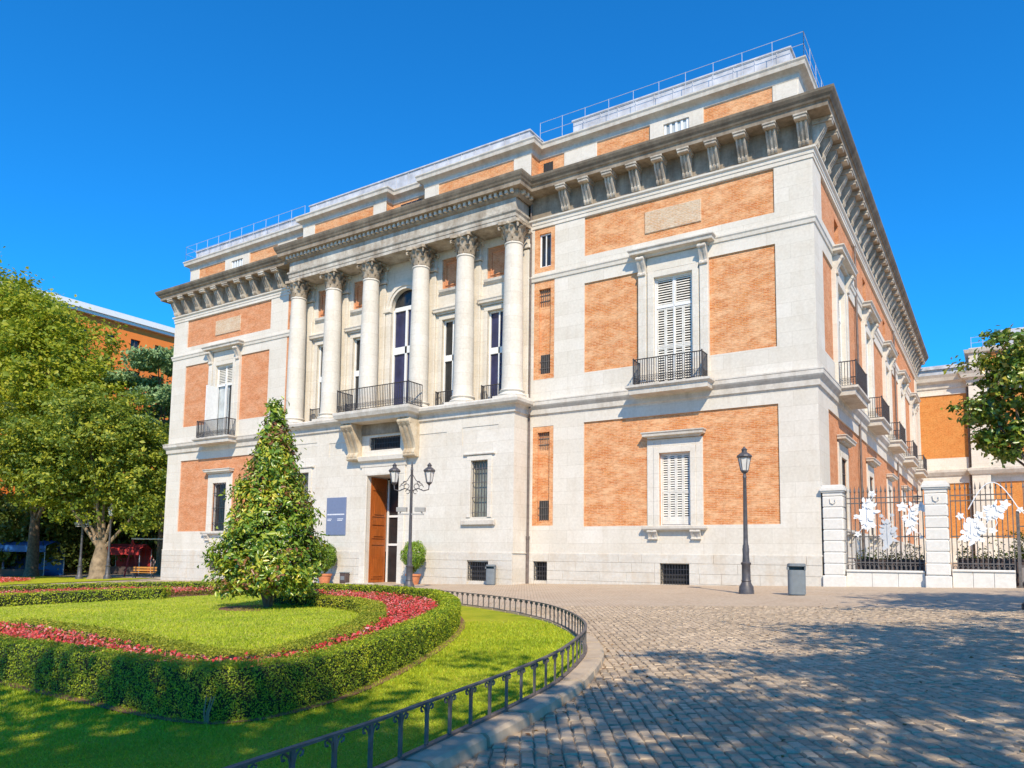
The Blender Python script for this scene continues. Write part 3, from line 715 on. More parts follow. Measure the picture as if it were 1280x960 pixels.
for s in (-1, 1):
    x = XC+s*6.34; m2 = MB()
    for a, b, c, d in ((x-.75, x-.51, 3.10, 5.93), (x+.51, x+.75, 3.10, 5.93), (x-.75, x+.75, 5.931, 6.17)): m2.bbox(a, b, PY-.05, PY+.01, c, d, .012)
    w = m2.build('window', M['stone'], mus)
    m2 = MB(); m2.bbox(x-1.0, x+1.0, PY-.16, PY+.01, 2.72, 2.98, .03); m2.build('sill', M['carved'], w)
    m2 = MB(); m2.bbox(x-.95, x+.95, PY-.12, PY+.01, 6.2, 6.32, .03); m2.build('hood', M['carved'], w)
    g = MB()
    for k in range(6): xx = x-.44+k*.176; g.box(xx-.014, xx+.014, PY+.1, PY+.128, 3.12, 5.93)
    for zz in (3.35, 4.1, 4.85, 5.55): g.box(x-.5, x+.5, PY+.097, PY+.131, zz-.015, zz+.015)
    g.build('window_grille', M['irongrey'], w)
    g = MB(); g.box(x-.51, x+.51, PY+.33, PY+.35, 3.12, 5.93); g.build('pane', glassmat('grey_green_pane', (.24, .25, .21), .2), w)
# door surround, leaf folded back against the left reveal, inner glazed door
m2 = MB()
for a, b, c, d in ((door[0]-.42, door[0], -.9, 5.5), (door[1], door[1]+.42, -.9, 5.5), (door[0]-.42, door[1]+.42, 5.501, 5.95)): m2.bbox(a, b, PY-.09, PY+.01, c, d, .02)
m2.sweep([(0, 5.96), (.1, 5.97), (.14, 6.2), (.3, 6.3), (.34, 6.52), (.12, 6.6), (0, 6.62)], [(door[0]-.5, PY), (door[1]+.5, PY)])
dr = m2.build('door_surround', M['stone'], mus)
lf = MB(); x = door[0]+.05
lf.box(x-.04, x, PY+.25, PY+1.5, -.3, 5.45)
for (a, b) in ((-.1, 1.1), (1.75, 2.0), (2.1, 2.75), (2.85, 3.1), (3.3, 4.6), (4.75, 5.3)):
    lf.prism([(PY+.38, a), (PY+1.36, a), (PY+1.36, b), (PY+.38, b)], lambda p, q, t: (t, p, q), x, x+.035)
    if b-a > .3: lf.prism([(PY+.5, a+.12), (PY+1.24, a+.12), (PY+1.24, b-.12), (PY+.5, b-.12)], lambda p, q, t: (t, p, q), x+.03, x+.07)
tag(lf.build('door', M['door'], mus), 'open reddish wooden panelled door leaf')
lf = MB(); x = door[1]-.05; lf.box(x, x+.04, PY+.25, PY+1.5, -.3, 5.45); lf.build('door', M['door'], mus)
iv = MB(); yb = PY+1.58
for a, b, c, d in ((door[0]+.1, door[0]+.2, -.3, 5.4), (door[0]+1.0, door[0]+1.14, -.3, 5.4), (door[1]-.2, door[1]-.1, -.3, 5.4), (door[0]+.2, door[0]+1.0, 1.72, 1.84), (door[0]+1.14, door[1]-.2, 1.72, 1.84), (door[0]+.2, door[1]-.2, 3.3, 3.42)): iv.box(a, b, yb-.06, yb, c, d)
iv = iv.build('inner_door', M['white'], mus); g = MB(); g.box(door[0], door[1], yb+.01, yb+.03, -.3, 5.5); g.build('pane', M['glass'], iv)
st = MB(); st.box(door[0]-.7, door[1]+.7, PY-.75, PY+1.7, -.9, -.32); st.build('doorstep', M['plinth'], mus)
g = MB()
for k in range(19): xx = gril[0]+.06+k*.117; g.box(xx-.014, xx+.014, PY+.12, PY+.148, 6.9, 7.62)
for zz in (6.98, 7.28, 7.54): g.box(gril[0], gril[1], PY+.116, PY+.15, zz-.015, zz+.015)
g = g.build('transom_grille', M['iron'], mus); i_ = MB(); i_.box(gril[0], gril[1], PY+.46, PY+.48, 6.9, 7.62); i_.build('dark_opening', M['inside'], g)
# sign board
sg = MB(); sg.bbox(-26.19, -24.67, PY-.05, PY, 2.28, 4.39, .01); sg = tag(sg.build('sign_board', M['sign'], mus), 'slate blue sign board by the door')
tx = MB(); rs = random.Random(3); xx = -26.1
while xx < -24.8:
    w_ = rs.uniform(.03, .06); tx.box(xx, xx+w_, PY-.056, PY-.051, 3.40, 3.47); xx += w_+.022
for zz, a, b in ((3.16, -26.08, -25.75), (3.08, -26.08, -25.8), (3.16, -25.3, -24.85), (3.08, -25.3, -24.95)):
    xx = a
    while xx < b: w_ = rs.uniform(.02, .05); tx.box(xx, xx+w_, PY-.056, PY-.051, zz, zz+.04); xx += w_+.015
tx.build('lettering', M['signtxt'], sg)
# main balcony on two big consoles
m2 = MB(); m2.sweep([(0, 8.35), (.95, 8.35), (1.0, 8.5), (1.2, 8.58), (1.28, 8.78), (1.28, 8.92), (0, 8.94)], [(XC-1.45, PY+.01), (XC-1.45, PY), (XC+1.45, PY), (XC+1.45, PY+.01)])
bb = m2.build('balcony', M['carved'], mus); g = MB(); railing(g, XC-2.55, XC+2.55, PY-1.12, PY+.0, 9.0, 10.15, .12); g.build('railing', M['iron'], bb)
for s in (-1, 1): console(.78, 8.36, 6.35, .85, .28, M['ochre'], 'console', bb, XC+s*2.05, PY, 2)
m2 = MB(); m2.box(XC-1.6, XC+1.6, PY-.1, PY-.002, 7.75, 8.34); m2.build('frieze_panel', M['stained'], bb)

# ---- portico: upper wall, openings, pilasters
wy = .05; mull = []
sidew = []
cx4 = [XC+k for k in (-6.37, -3.36, 3.36, 6.37)]
for x in cx4: sidew.append((x-.62, x+.62, 8.9, 14.0, .28))
cen = (XC-.98, XC+.98, 8.9, 15.32, .3)
rel = [(x-.72, x+.72, 15.72, 17.45, .09) for x in cx4]
m2 = MB(); cellwall(m2, front(wy), PL, PR, 8.6, 18.2, sidew+rel+[(cen[0], cen[1], 8.9, 16.30, .3)])
# round head: fill the spandrels above the spring
ns = 14
for s in (-1, 1):
    for k in range(ns):
        a0, a1 = math.pi/2*k/ns, math.pi/2*(k+1)/ns
        p = [(XC+s*.98*math.cos(a), 15.32+.98*math.sin(a)) for a in (a0, a1)]
        m2.quad((p[0][0], wy, p[0][1]), (p[1][0], wy, p[1][1]), (XC+s*.98, wy, p[1][1]), (XC+s*.98, wy, p[0][1]))
        m2.quad((p[0][0], wy, p[0][1]), (p[1][0], wy, p[1][1]), (p[1][0], wy+.3, p[1][1]), (p[0][0], wy+.3, p[0][1]))
m2.quad((PR, 0, 8.6), (PR, .1, 8.6), (PR, .1, 18.2), (PR, 0, 18.2))
m2.build('wall', M['stone'], mus)
for r_ in rel:
    g = MB(); g.quad((r_[0], wy+.09, r_[2]), (r_[1], wy+.09, r_[2]), (r_[1], wy+.09, r_[3]), (r_[0], wy+.09, r_[3]))
    f = g.build('brick_panel', M['brickr'], mus); g = MB()
    for a, b, c, d in ((.2, .27, .2, 1.5), (1.17, 1.24, .2, 1.5), (.27, 1.17, .2, .27), (.27, 1.17, 1.43, 1.5)): g.bbox(r_[0]+a, r_[0]+b, wy+.03, wy+.09, r_[2]+c, r_[2]+d, .01)
    g.build('panel_frame', M['brickr'], f)
    g = MB(); g.sweep([(0, 15.42), (.06, 15.44), (.16, 15.55), (.18, 15.68), (0, 15.7)], [(r_[0]-.1, wy), (r_[1]+.1, wy)]); g.build('ledge', M['carved'], mus)
for x in cx4:
    m2 = MB()
    for a, b, c, d in ((x-.84, x-.62, 8.9, 14.0), (x+.62, x+.84, 8.9, 14.0), (x-.84, x+.84, 14.001, 14.25)): m2.bbox(a, b, wy-.06, wy+.01, c, d, .012)
    w = m2.build('window', M['stone'], mus); hd = MB(); hd.sweep(hoodprof(.3, 14.3, 14.62), [(x-.85, wy+.02), (x-.85, wy), (x+.85, wy), (x+.85, wy+.02)]); hd.build('hood', M['carved'], w)
    f = MB()
    for a, b, c, d in ((-.62, -.54, 8.9, 14), (.54, .62, 8.9, 14), (-.54, .54, 13.92, 14), (-.54, .54, 11.72, 12.05), (-.04, .04, 8.9, 13.92)): f.box(x+a, x+b, wy+.17, wy+.25, c, d)
    f.build('frame', M['white'], w); f = MB(); f.box(x-.62, x+.62, wy+.26, wy+.28, 8.9, 14); f.build('pane', M['glassb'] if x > XC+5 else M['glass'], w)
    g = MB(); railing(g, x-.75, x+.75, wy-.28, wy, 8.95, 9.95, .11); g.build('railing', M['iron'], w)
x = XC; m2 = MB()
for k in range(28):
    a0, a1 = math.pi*k/28, math.pi*(k+1)/28
    P = lambda r_, a, y: (XC+r_*math.cos(a), y, 15.32+r_*math.sin(a))
    for ra, rb, y0 in ((.98, 1.14, wy-.06), (1.14, 1.34, wy-.12)):
        m2.quad(P(ra, a0, y0), P(ra, a1, y0), P(rb, a1, y0), P(rb, a0, y0)); m2.quad(P(rb, a0, y0), P(rb, a1, y0), P(rb, a1, wy), P(rb, a0, wy)); m2.quad(P(ra, a0, y0), P(ra, a1, y0), P(ra, a1, wy+.05), P(ra, a0, wy+.05))
for s in (-1, 1):
    m2.bbox(min(x+s*.98, x+s*1.34), max(x+s*.98, x+s*1.34), wy-.1, wy+.01, 8.9, 15.02, .015); m2.bbox(min(x+s*.94, x+s*1.5), max(x+s*.94, x+s*1.5), wy-.2, wy+.01, 15.03, 15.31, .03)
w = m2.build('window', M['stone'], mus); f = MB()
for a, b, c, d in ((-.98, -.88, 8.9, 15.2), (.88, .98, 8.9, 15.2), (-.07, .07, 8.9, 15.1), (-.88, .88, 15.1, 15.34), (-.88, .88, 12.6, 13.0)): f.box(x+a, x+b, wy+.17, wy+.26, c, d)
f.build('frame', M['white'], w); g = MB(); g.box(x-.98, x+.98, wy+.27, wy+.29, 8.9, 15.2); g.build('pane', M['glassb'], w)
g = MB(); g.add([(x+.98*math.cos(math.pi*k/20), wy+.25, 15.32+.98*math.sin(math.pi*k/20)) for k in range(21)], [tuple(range(21))]); g.build('pane', M['glass'], w)
COLX = [XC+k for k in (-7.88, -4.86, -1.85, 1.85, 4.86, 7.88)]
for cxx in COLX:
    m2 = MB(); m2.bbox(cxx-.47, cxx+.47, wy-.17, wy+.01, 8.9, 16.75, .02); m2.bbox(cxx-.54, cxx+.54, wy-.24, wy+.01, 8.9, 9.25, .03); m2.bbox(cxx-.55, cxx+.55, wy-.25, wy+.01, 16.8, 17.0, .03); m2.bbox(cxx-.6, cxx+.6, wy-.3, wy+.01, 17.6, 17.88, .03)
    m2.bbox(cxx-.47, cxx+.47, wy-.16, wy+.01, 17.0, 17.6, .03); m2.build('pilaster', M['stone'], mus)
# columns
sh = MB(); prof = [(.525-.075*max(0, (t-.25)/.75)**1.5, 9.42+t*(16.72-9.42)) for t in [k/10 for k in range(11)]]
sh.lathe([(.56, 9.36), (.545, 9.42)]+prof[1:]+[(.49, 16.76), (.49, 16.82), (.45, 16.86)], (0, 0, 0), 28)
shm = sh.mesh('shaft', M['stone'], True)
ba = MB(); ba.box(-.7, .7, -.7, .7, 8.86, 9.02); ba.lathe([(.68, 9.02), (.71, 9.07), (.68, 9.14), (.6, 9.17), (.58, 9.23), (.63, 9.27), (.64, 9.31), (.6, 9.35), (.55, 9.37)], (0, 0, 0), 28); bam = ba.mesh('column_base', M['stone'], True)
cp = MB(); cp.lathe([(.44, 16.84), (.45, 17.2), (.50, 17.5), (.6, 17.7)], (0, 0, 0), 16)
for tier, (z0, hh, nl, r0, ofs) in enumerate(((16.86, .42, 8, .46, 0), (17.05, .52, 8, .47, .5))):
    for k in range(nl):
        a = 2*math.pi*(k+ofs)/nl; ca_, sa_ = math.cos(a), math.sin(a); rows = []
        for t, o, wd in ((0, .0, .15), (.45, .03, .17), (.8, .09, .15), (1, .19, .10), (.93, .25, .05)):
            rr = r0+o+.03; z = z0+hh*t; rows.append([(rr*ca_-s*wd*sa_-(.03*ca_ if s else 0)*1, rr*sa_+s*wd*ca_-(.03*sa_ if s else 0)*1, z) for s in (-1, 0, 1)])
        V = [p for r_ in rows for p in r_]; cp.add(V, [(i*3+j, i*3+j+1, (i+1)*3+j+1, (i+1)*3+j) for i in range(4) for j in range(2)])
for k in range(4):
    a = math.pi/4+k*math.pi/2; d = Vector((math.cos(a), math.sin(a), 0)); w_ = Vector((-d.y, d.x, 0))
    pts = [d*.5+Vector((0, 0, 17.35)), d*.58+Vector((0, 0, 17.6)), d*.72+Vector((0, 0, 17.68)), d*.82+Vector((0, 0, 17.6)), d*.80+Vector((0, 0, 17.5)), d*.73+Vector((0, 0, 17.52))]
    cp.tube(pts, [.03, .05, .06, .06, .05, .04], 6)
    b_ = k*math.pi/2; c2 = Vector((math.cos(b_)*.62, math.sin(b_)*.62, 17.74)); cp.lathe([(.02, -.09), (.09, -.05), (.1, .02), (.03, .09)], c2[:], 6)
ab = []
for k in range(4):
    a = math.pi/4+k*math.pi/2
    ab += [(.86*math.cos(a-.09), .86*math.sin(a-.09)), (.86*math.cos(a+.09), .86*math.sin(a+.09)), (.56*math.cos(a+math.pi/4), .56*math.sin(a+math.pi/4))]
cp.prism(ab, lambda p, q, t: (p, q, t), 17.72, 17.87)
cpm = cp.mesh('capital', M['capital'], False, True)
for cxx in COLX:
    c_ = link('column_shaft', shm, mus, (cxx, -.8, 0)); link('column_base', bam, c_); link('capital', cpm, c_)

# ---- entablatures and string courses
s = MB(); s.sweep([(0, 8.10), (.03, 8.16), (.09, 8.2), (.10, 8.42), (.13, 8.46), (.22, 8.56), (.26, 8.62), (.26, 8.78), (.28, 8.80), (.28, 8.86), (0, 8.93)], PATH); s.build('string_course', M['carved'], mus)
s = MB(); s.sweep([(.0, 8.5), (.3, 8.56), (.42, 8.66), (.44, 8.80), (.40, 8.87), (0, 8.88)], [(PL, .0), (PL, PY), (PR, PY), (PR, .0)]); s.quad((PL, PY, 8.87), (PR, PY, 8.87), (PR, .06, 8.87), (PL, .06, 8.87)); s.build('portico_ledge', M['carved'], mus)
MS = [(0, 14.95), (.05, 14.98), (.07, 15.12), (.11, 15.18), (.11, 15.26), (0, 15.30)]
for pa in ([(-W, D), (-W, 0), (-W-BX-1.46, 0)], [(-W-BX+1.46, 0), (PL, 0)], [(PR, 0), (BX-1.46, 0)], [(BX+1.46, 0), (0, 0), (0, SWIN[0]-1.46)], *[[(0, SWIN[k]+1.46), (0, (SWIN+[D+1.46])[k+1]-1.46)] for k in range(5)]):
    s = MB(); s.sweep(MS, pa); s.build('string_course', M['stone'], mus)
AR = [(0, 17.74), (.04, 17.74), (.04, 17.9), (.07, 17.92), (.07, 18.06), (.15, 18.12), (.16, 18.2), (0, 18.22)]
sideR = [(PR, 0), (0, 0), (0, D)]; sideL = [(-W, D), (-W, 0), (PL, 0)]
for pa in (sideR, sideL):
    s = MB(); s.sweep(AR, pa); s.build('architrave', M['stone'], mus)
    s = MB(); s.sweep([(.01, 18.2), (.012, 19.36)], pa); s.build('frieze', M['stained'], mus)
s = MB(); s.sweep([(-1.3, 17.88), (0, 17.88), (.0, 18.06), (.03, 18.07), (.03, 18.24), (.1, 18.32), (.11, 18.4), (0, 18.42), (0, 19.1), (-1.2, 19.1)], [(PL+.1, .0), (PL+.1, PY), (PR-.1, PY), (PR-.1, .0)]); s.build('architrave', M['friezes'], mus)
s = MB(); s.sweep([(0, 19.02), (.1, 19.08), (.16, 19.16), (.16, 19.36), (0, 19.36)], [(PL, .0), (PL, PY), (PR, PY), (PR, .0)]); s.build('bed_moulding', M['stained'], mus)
dm = MB(); dm.box(-.075, .075, -.32, -.10, 19.18, 19.38); dmm = dm.mesh('dentil', M['carved'])
n = 52
for k in range(n): link('dentil', dmm, mus, (PL+.0+(PR-PL)*(k+.5)/n, PY, 0))
for k in range(3):
    link('dentil', dmm, mus, (PR, PY+.2+k*.36, 0), R(90))
# corona with dark weathered crown; projects further on the main block
CO = lambda o: [(0, 19.36), (o*.72, 19.37), (o*.74, 19.56), (o*.76, 19.58), (o*.80, 19.62)]
CR = lambda o: [(o*.70, 19.61), (o*.82, 19.61), (o*.86, 19.70), (o*.93, 19.78), (o*.99, 19.90), (o, 20.0), (0, 20.06), (-.9, 20.12)]
P0, P1 = PL+.0, PR
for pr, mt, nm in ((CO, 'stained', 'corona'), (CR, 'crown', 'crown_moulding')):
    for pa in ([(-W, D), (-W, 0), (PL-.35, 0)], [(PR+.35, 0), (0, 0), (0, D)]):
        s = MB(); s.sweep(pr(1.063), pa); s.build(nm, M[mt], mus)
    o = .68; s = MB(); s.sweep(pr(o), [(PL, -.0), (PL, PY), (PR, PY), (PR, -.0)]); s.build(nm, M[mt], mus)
# modillion brackets
br = MB(); br.bbox(-.25, .25, -.76, 0, 19.16, 19.362, .02); br.bbox(-.28, .28, -.80, 0, 19.27, 19.361, .02)
pr = []
for k in range(13):
    t = k/12; z = 19.15-.88*t; o = .16+.36*(.5+.5*math.cos(math.pi*t)); o += .05*math.sin(max(0, (t-.75)/.25)*math.pi); pr.append((-o, z))
for k in range(5):
    x0 = -.2+.08*k; e = 0 if k % 2 == 0 else .05
    br.prism([(p+e, q) for p, q in pr]+[(0, 18.27), (0, 19.15)], lambda p, q, t: (t, p, q), x0+.002, x0+.078)
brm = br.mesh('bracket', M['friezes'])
sp = 1.245
for k in range(10): link('bracket', brm, mus, (-.30-sp*k, 0, 0)); link('bracket', brm, mus, (-W+.30+sp*k, 0, 0))
for k in range(37): link('bracket', brm, mus, (0, .30+sp*k, 0), R(90))

# ---- attic storey
a = .63; AP = [(-W+a, D-a), (-W+a, a), (XC-8.45, a), (XC-8.45, -.15), (XC-1.45, -.15), (XC-1.45, .4), (XC+1.45, .4), (XC+1.45, -.15), (XC+8.45, -.15), (XC+8.45, a), (-a, a), (-a, D-a)]
s = MB(); s.sweep([(0, 20.02), (0, 21.98)], AP); s.build('attic_wall', M['brick'], mus)
s = MB(); s.sweep([(.0, 21.72), (.06, 21.76), (.07, 21.96), (.14, 22.02), (.36, 22.12), (.38, 22.28), (.43, 22.36), (.43, 22.42), (-.6, 22.5)], AP); s.build('attic_cornice', M['carved'], mus)
def pil(x0, x1, y, z0=20.05, z1=21.74, pr_=.05): m2 = MB(); m2.bbox(x0, x1, y-pr_, y+.02, z0, z1, .01); m2.build('attic_pilaster', M['stone'], mus)
for s_ in (-1, 1):
    X = lambda q: XC+s_*q
    for p, q, y in ((8.45, 7.4, -.15), (2.45, 1.45, -.15)): pil(min(X(p), X(q)), max(X(p), X(q)), y)
    for p, q in ((9.95, 11.8), (20.28, 21.33)): pil(min(X(p), X(q)), max(X(p), X(q)), a)
    x = X(XC*0+15.92) if False else XC+s_*(-BX*0+ (XC*-1+BX)*1)
    x = XC+s_*(BX-XC)
    m2 = MB()
    for p, q, c, d in ((-1.3, -.62, 20.05, 21.74), (.62, 1.3, 20.05, 21.74), (-.62, .62, 21.5, 21.739)): m2.bbox(x+p, x+q, a-.12, a+.02, c, d, .015)
    w = m2.build('attic_window', M['stone'], mus); f = MB()
    for q in range(5): xx = x-.6+q*.27; f.box(xx, xx+.11, a-.06, a-.02, 20.1, 21.5)
    f.build('frame', M['white'], w); g = MB(); g.box(x-.62, x+.62, a-.012, a-.004, 20.1, 21.5); g.build('pane', M['glassw'], w)
    x = XC+s_*9.0; g = MB(); g.box(x-.28, x+.28, a-.012, a-.003, 20.9, 21.5); w = g.build('attic_window', M['inside'], mus); g = MB()
    for q in range(4): g.box(x-.26+q*.16, x-.23+q*.16, a-.04, a-.013, 20.9, 21.5)
    g.build('window_grille', M['iron'], w)
g = MB(); g.box(XC-.8, XC+.8, .385, .397, 20.5, 21.6); w = g.build('attic_window', M['glass'], mus); g = MB()
for q in range(5): g.box(XC-.8+q*.39, XC-.76+q*.39, .35, .384, 20.5, 21.6)
g.build('frame', M['pipe'], w)
m2 = MB(); m2.bbox(0, 1.0, 0, 0.05, 20.05, 21.74, .01)
sp2 = MB(); sp2.box(-a-.02, -a+.05, a-.03, a+1.1, 20.05, 21.74); sp2.build('attic_pilaster', M['stone'], mus)
# lead roof upstands and guard rail
def roof(x0, x1, y0, y1, z1, nm='lead_roof'):
    m2 = MB(); m2.box(x0, x1, y0, y1, 22.43, z1); m2.box(x0-.06, x1+.06, y0-.06, y1, z1, z1+.07); r_ = m2.build(nm, M['lead'], mus)
    x = x0+.6
    while x < x1: se = MB(); se.box(x-.02, x+.02, y0-.03, y0+.02, 22.45, z1); se.build('lead_seam', M['lead'], r_); x += .95
roof(-11.6, -.95, .78, D-.9, 23.35); roof(-W+.95, XC-8.9, .78, D-.9, 23.2); roof(XC-8.2, XC+8.2, .06, D-.9, 23.2)
def guard(pts, parent):
    m2 = MB()
    for p, q in zip(pts[:-1], pts[1:]):
        L = math.dist(p, q); n = max(1, int(L/1.25))
        for k in range(n+1):
            t = k/n; x, y = p[0]+(q[0]-p[0])*t, p[1]+(q[1]-p[1])*t; m2.tube([(x, y, 22.4), (x, y, 23.62)], .014, 5)
        for zz in (23.05, 23.6): m2.tube([(*p, zz), (*q, zz)], .012, 5)
    m2.build('guard_rail', M['galv'], parent)
guard([(-13.3, .35), (-.3, .35), (-.3, D-1)], mus); guard([(-W+.3, 12), (-W+.3, .35), (XC-9.0, .35)], mus)
# drainpipes in the re-entrant corners
for s_ in (-1, 1):
    x = XC+s_*(HP+.07); g = MB(); g.tube([(x, -.07, -.1-.8*(s_ < 0)), (x, -.07, 8.05)], .06, 8); g.tube([(x, -.07, 8.95), (x, -.07, 19.3)], .05, 8); g.tube([(x, -.07, 8.06), (x+s_*.2, -.36, 8.2), (x+s_*.2, -.37, 8.9), (x, -.07, 8.96)], .05, 6); g.tube([(x-.0, -.07, -.2-.8*(s_ < 0)), (x, -.07, 2.1)], .085, 8); g.lathe([(.1, 2.05), (.1, 2.2)], (x, -.07, 0), 8); g.build('drainpipe', M['pipe'], mus)
m2 = MB(); m2.quad((-W+.9, .9, 22.44), (-.9, .9, 22.44), (-.9, D-.9, 22.44), (-W+.9, D-.9, 22.44)); m2.build('roof', M['lead'], mus)
# unseen solid core added so no light leaks through
m2 = MB(); m2.box(-W+1.2, -1.2, 1.9, D-.5, -1, 20.0); m2.build('light_block_core', M['inside'], mus)

# ------------------------------------------------------------------ rear wing
rw_ = empty('museum_wing', (0, 46.3, 0), 0, 'museum wing with orange brick wall and stone pilasters beyond the gate', 'building')
def wing():
    f = front(0); m2 = MB()
    pn = [(.15, 3.95, 10.6, 16.4), (.15, 3.95, 3.4, 8.3), (5.6, 14, 10.6, 16.4), (5.6, 14, 3.4, 8.3), (16, 26, 10.6, 16.4), (16, 26, 3.4, 8.3)]
    cellwall(m2, f, -.2, 40, -.5, 18, pn, 0, .1); m2.build('wall', M['stone'], rw_)
    for p in pn: q = MB(); cellwall(q, f, *p, [], .1); q.build('brick_panel', M['orb'], rw_)
    for x in (4.05, 14.2): m2 = MB(); m2.bbox(x, x+1.4, -.5, 0, -.5, 17.0, .03); m2.build('pilaster', M['stone'], rw_)
    m2 = MB(); m2.sweep([(0, 8.9), (.12, 9.0), (.3, 9.3), (.32, 9.5), (0, 9.6)], [(-.2, 0), (4.05, 0), (4.05, -.5), (40, -.5)]); m2.build('string_course', M['carved'], rw_)
    m2 = MB(); m2.sweep([(0, 16.9), (.1, 17.0), (.15, 17.4), (.5, 17.6), (.6, 17.9), (.75, 18.15), (0, 18.3)], [(-.2, 0), (4.05, 0), (4.05, -.5), (40, -.5)]); m2.build('cornice', M['carved'], rw_)
    m2 = MB(); m2.box(-.2, 4.0, .5, 8, 18.0, 18.9); m2.box(-.3, 4.1, .3, 8, 18.9, 19.1); m2.box(-.2, 4, 1.5, 8, 19.1, 19.5); m2.build('lead_roof', M['lead'], rw_)
    m2 = MB(); m2.box(4.2, 40, .2, 8, 18.0, 20.0); m2.build('attic_wall', M['orb'], rw_)
    m2 = MB(); m2.bbox(4.15, 5.6, .1, .3, 18.1, 19.95, .02); m2.sweep([(0, 19.9), (.3, 20.0), (.4, 20.3), (0, 20.35)], [(4.2, 4), (4.2, .2), (40, .2)]); m2.box(4.2, 40, .25, 8, 20.31, 20.5); m2.build('attic_cornice', M['carved'], rw_)
    m2 = MB(); m2.box(6.6, 40, 1, 8, 20.5, 22.0); m2.box(8.5, 40, 1, 8, 22, 23); m2.build('lead_roof', M['lead'], rw_)
    m2 = MB()
    for k in range(14): x = 4.4+k*.9; m2.tube([(x, .3, 20.4), (x, .3, 21.5)], .025, 4)
    m2.tube([(4.4, .3, 21.45), (17, .3, 21.45)], .02, 4); m2.tube([(4.4, .3, 20.95), (17, .3, 20.95)], .02, 4); m2.build('guard_rail', M['galv'], rw_)
    m2 = MB(); m2.tube([(3.95, -.1, 0), (3.95, -.1, 16.9)], .09, 8); m2.build('drainpipe', M['pipe'], rw_)
M['orb'] = brickmat('deep_orange_brick', (.60, .20, .04), (.66, .25, .06), (.60, .30, .12), (.66, .30, .09))
wing()

# ------------------------------------------------------------------ gate wall, piers and railings (in line with the front)
GY = .25
def pier(X, label):
    z0 = gz(X, GY); p = empty('gate_pier', (X, GY, z0), 0, label, 'gate pier', 'white gate piers')
    h = 4.05-z0+.0; n = 8; bh = (3.72-z0)/n
    for k in range(n):
        m2 = MB(); m2.box(-.37, .37, -.37, .37, k*bh, k*bh+bh-.03); 
        if k == 0 or k == 1 and X > 2: m2 = MB(); m2.box(-.42+.03*k, .42-.03*k, -.42+.03*k, .42-.03*k, k*bh-(.3 if k == 0 else 0), k*bh+bh-.03)
        o = m2.build('stone_block', M['gatew'], p); bv = o.modifiers.new('b', 'BEVEL'); bv.width = .025; bv.segments = 1
    m2 = MB(); m2.box(-.34, .34, -.34, .34, -.2, n*bh-.02); m2.build('core', M['gatew'], p)
    m2 = MB(); t = n*bh
    for a_, b_, e in ((t, t+.14, .36), (t+.14, t+.2, .41), (t+.2, t+.3, .45), (t+.3, t+.38, .41)): m2.box(-e, e, -e, e, a_, b_)
    m2.box(-.36, .36, -.36, .36, t+.38, t+.43)
    m2.build('cap', M['gatew'], p)
    m2 = MB(); m2.tube([(-.09, -.39, t-.12), (-.07, -.4, t-.28), (.02, -.4, t-.33), (.11, -.4, t-.26), (.1, -.4, t-.16)], .018, 5); m2.build('carved_hook', M['carved'], p)
    return p
M['gatew'] = stone('bright_gate_stone', (.64, .61, .55), (.74, .71, .65), (.48, .40, .30), .4, lo=.55, hi=.85)
pier(.44, 'white coursed stone gate pier against the museum corner'); pier(3.95, 'white coursed stone gate pier between the two railings')
def gate_wall(x0, x1, label):
    z = gz(x0, GY); p = empty('dwarf_wall', (x0, GY, z), 0, label, 'wall', 'dwarf walls under the railings'); n = 3; L = (x1-x0)/n
    for k in range(n): m2 = MB(); m2.bbox(k*L+.004, (k+1)*L-.004, -.2, .2, -.3, .55, .012); m2.build('stone_block', M['gatew'], p)
    m2 = MB(); m2.bbox(0, x1-x0, -.25, .25, .551, .64, .02); m2.build('coping', M['gatew'], p)
gate_wall(.85, 3.52, 'white dwarf wall under the railing next to the museum corner'); gate_wall(4.38, 6.28, 'white dwarf wall under the railing next to the open gate')
pk = MB(); pk.box(-.016, .016, -.016, .016, .66, 3.86); pk.add([(-.035, -.035, 3.86), (.035, -.035, 3.86), (.035, .035, 3.86), (-.035, .035, 3.86), (0, 0, 4.1), (0, 0, 3.78)], [(0, 1, 4), (1, 2, 4), (2, 3, 4), (3, 0, 4), (1, 0, 5), (2, 1, 5), (3, 2, 5), (0, 3, 5)]); pk.lathe([(.028, 2.1), (.028, 2.16)], (0, 0, 0), 6)
pkm = pk.mesh('picket', M['irongrey'])
def rail_panel(x0, x1, label, z=None):
    z = gz(x0, GY) if z is None else z; p = empty('iron_railing', (x0, GY, z), 0, label, 'railing', 'spear topped gate railings'); L = x1-x0; n = int(round(L/.152))
    for k in range(n+1): link('picket', pkm, p, (L*k/n, 0, -z))
    for zz in (.74, 1.15, 2.13, 3.42, 3.62): m2 = MB(); m2.box(-.02, L+.02, -.022, .022, zz-.02-z, zz+.02-z); m2.build('rail', M['irongrey'], p)
    m2 = MB()
    for k in range(n):
        x = L*(k+.5)/n
        m2.tube([(x+.06*math.cos(t_), 0, .96+.11*math.sin(t_)-z) for t_ in np.linspace(0, 2*math.pi, 9)], .011, 4, False)
    m2.build('scroll_band', M['irongrey'], p); return p
rail_panel(.88, 3.5, 'spear topped iron railing between the museum corner and the middle pier'); rail_panel(4.4, 6.28, 'spear topped iron railing between the middle pier and the gate')
g = empty('iron_gate', (6.42, GY, gz(6.4, GY)), 0, 'iron gate leaf with solid grey lower panel beside the railing', 'gate')
z = gz(6.4, GY); m2 = MB(); m2.box(-.05, .05, -.05, .05, -.05, 3.0-z); m2.box(2.4, 2.5, -.05, .05, 0, 3.0-z)
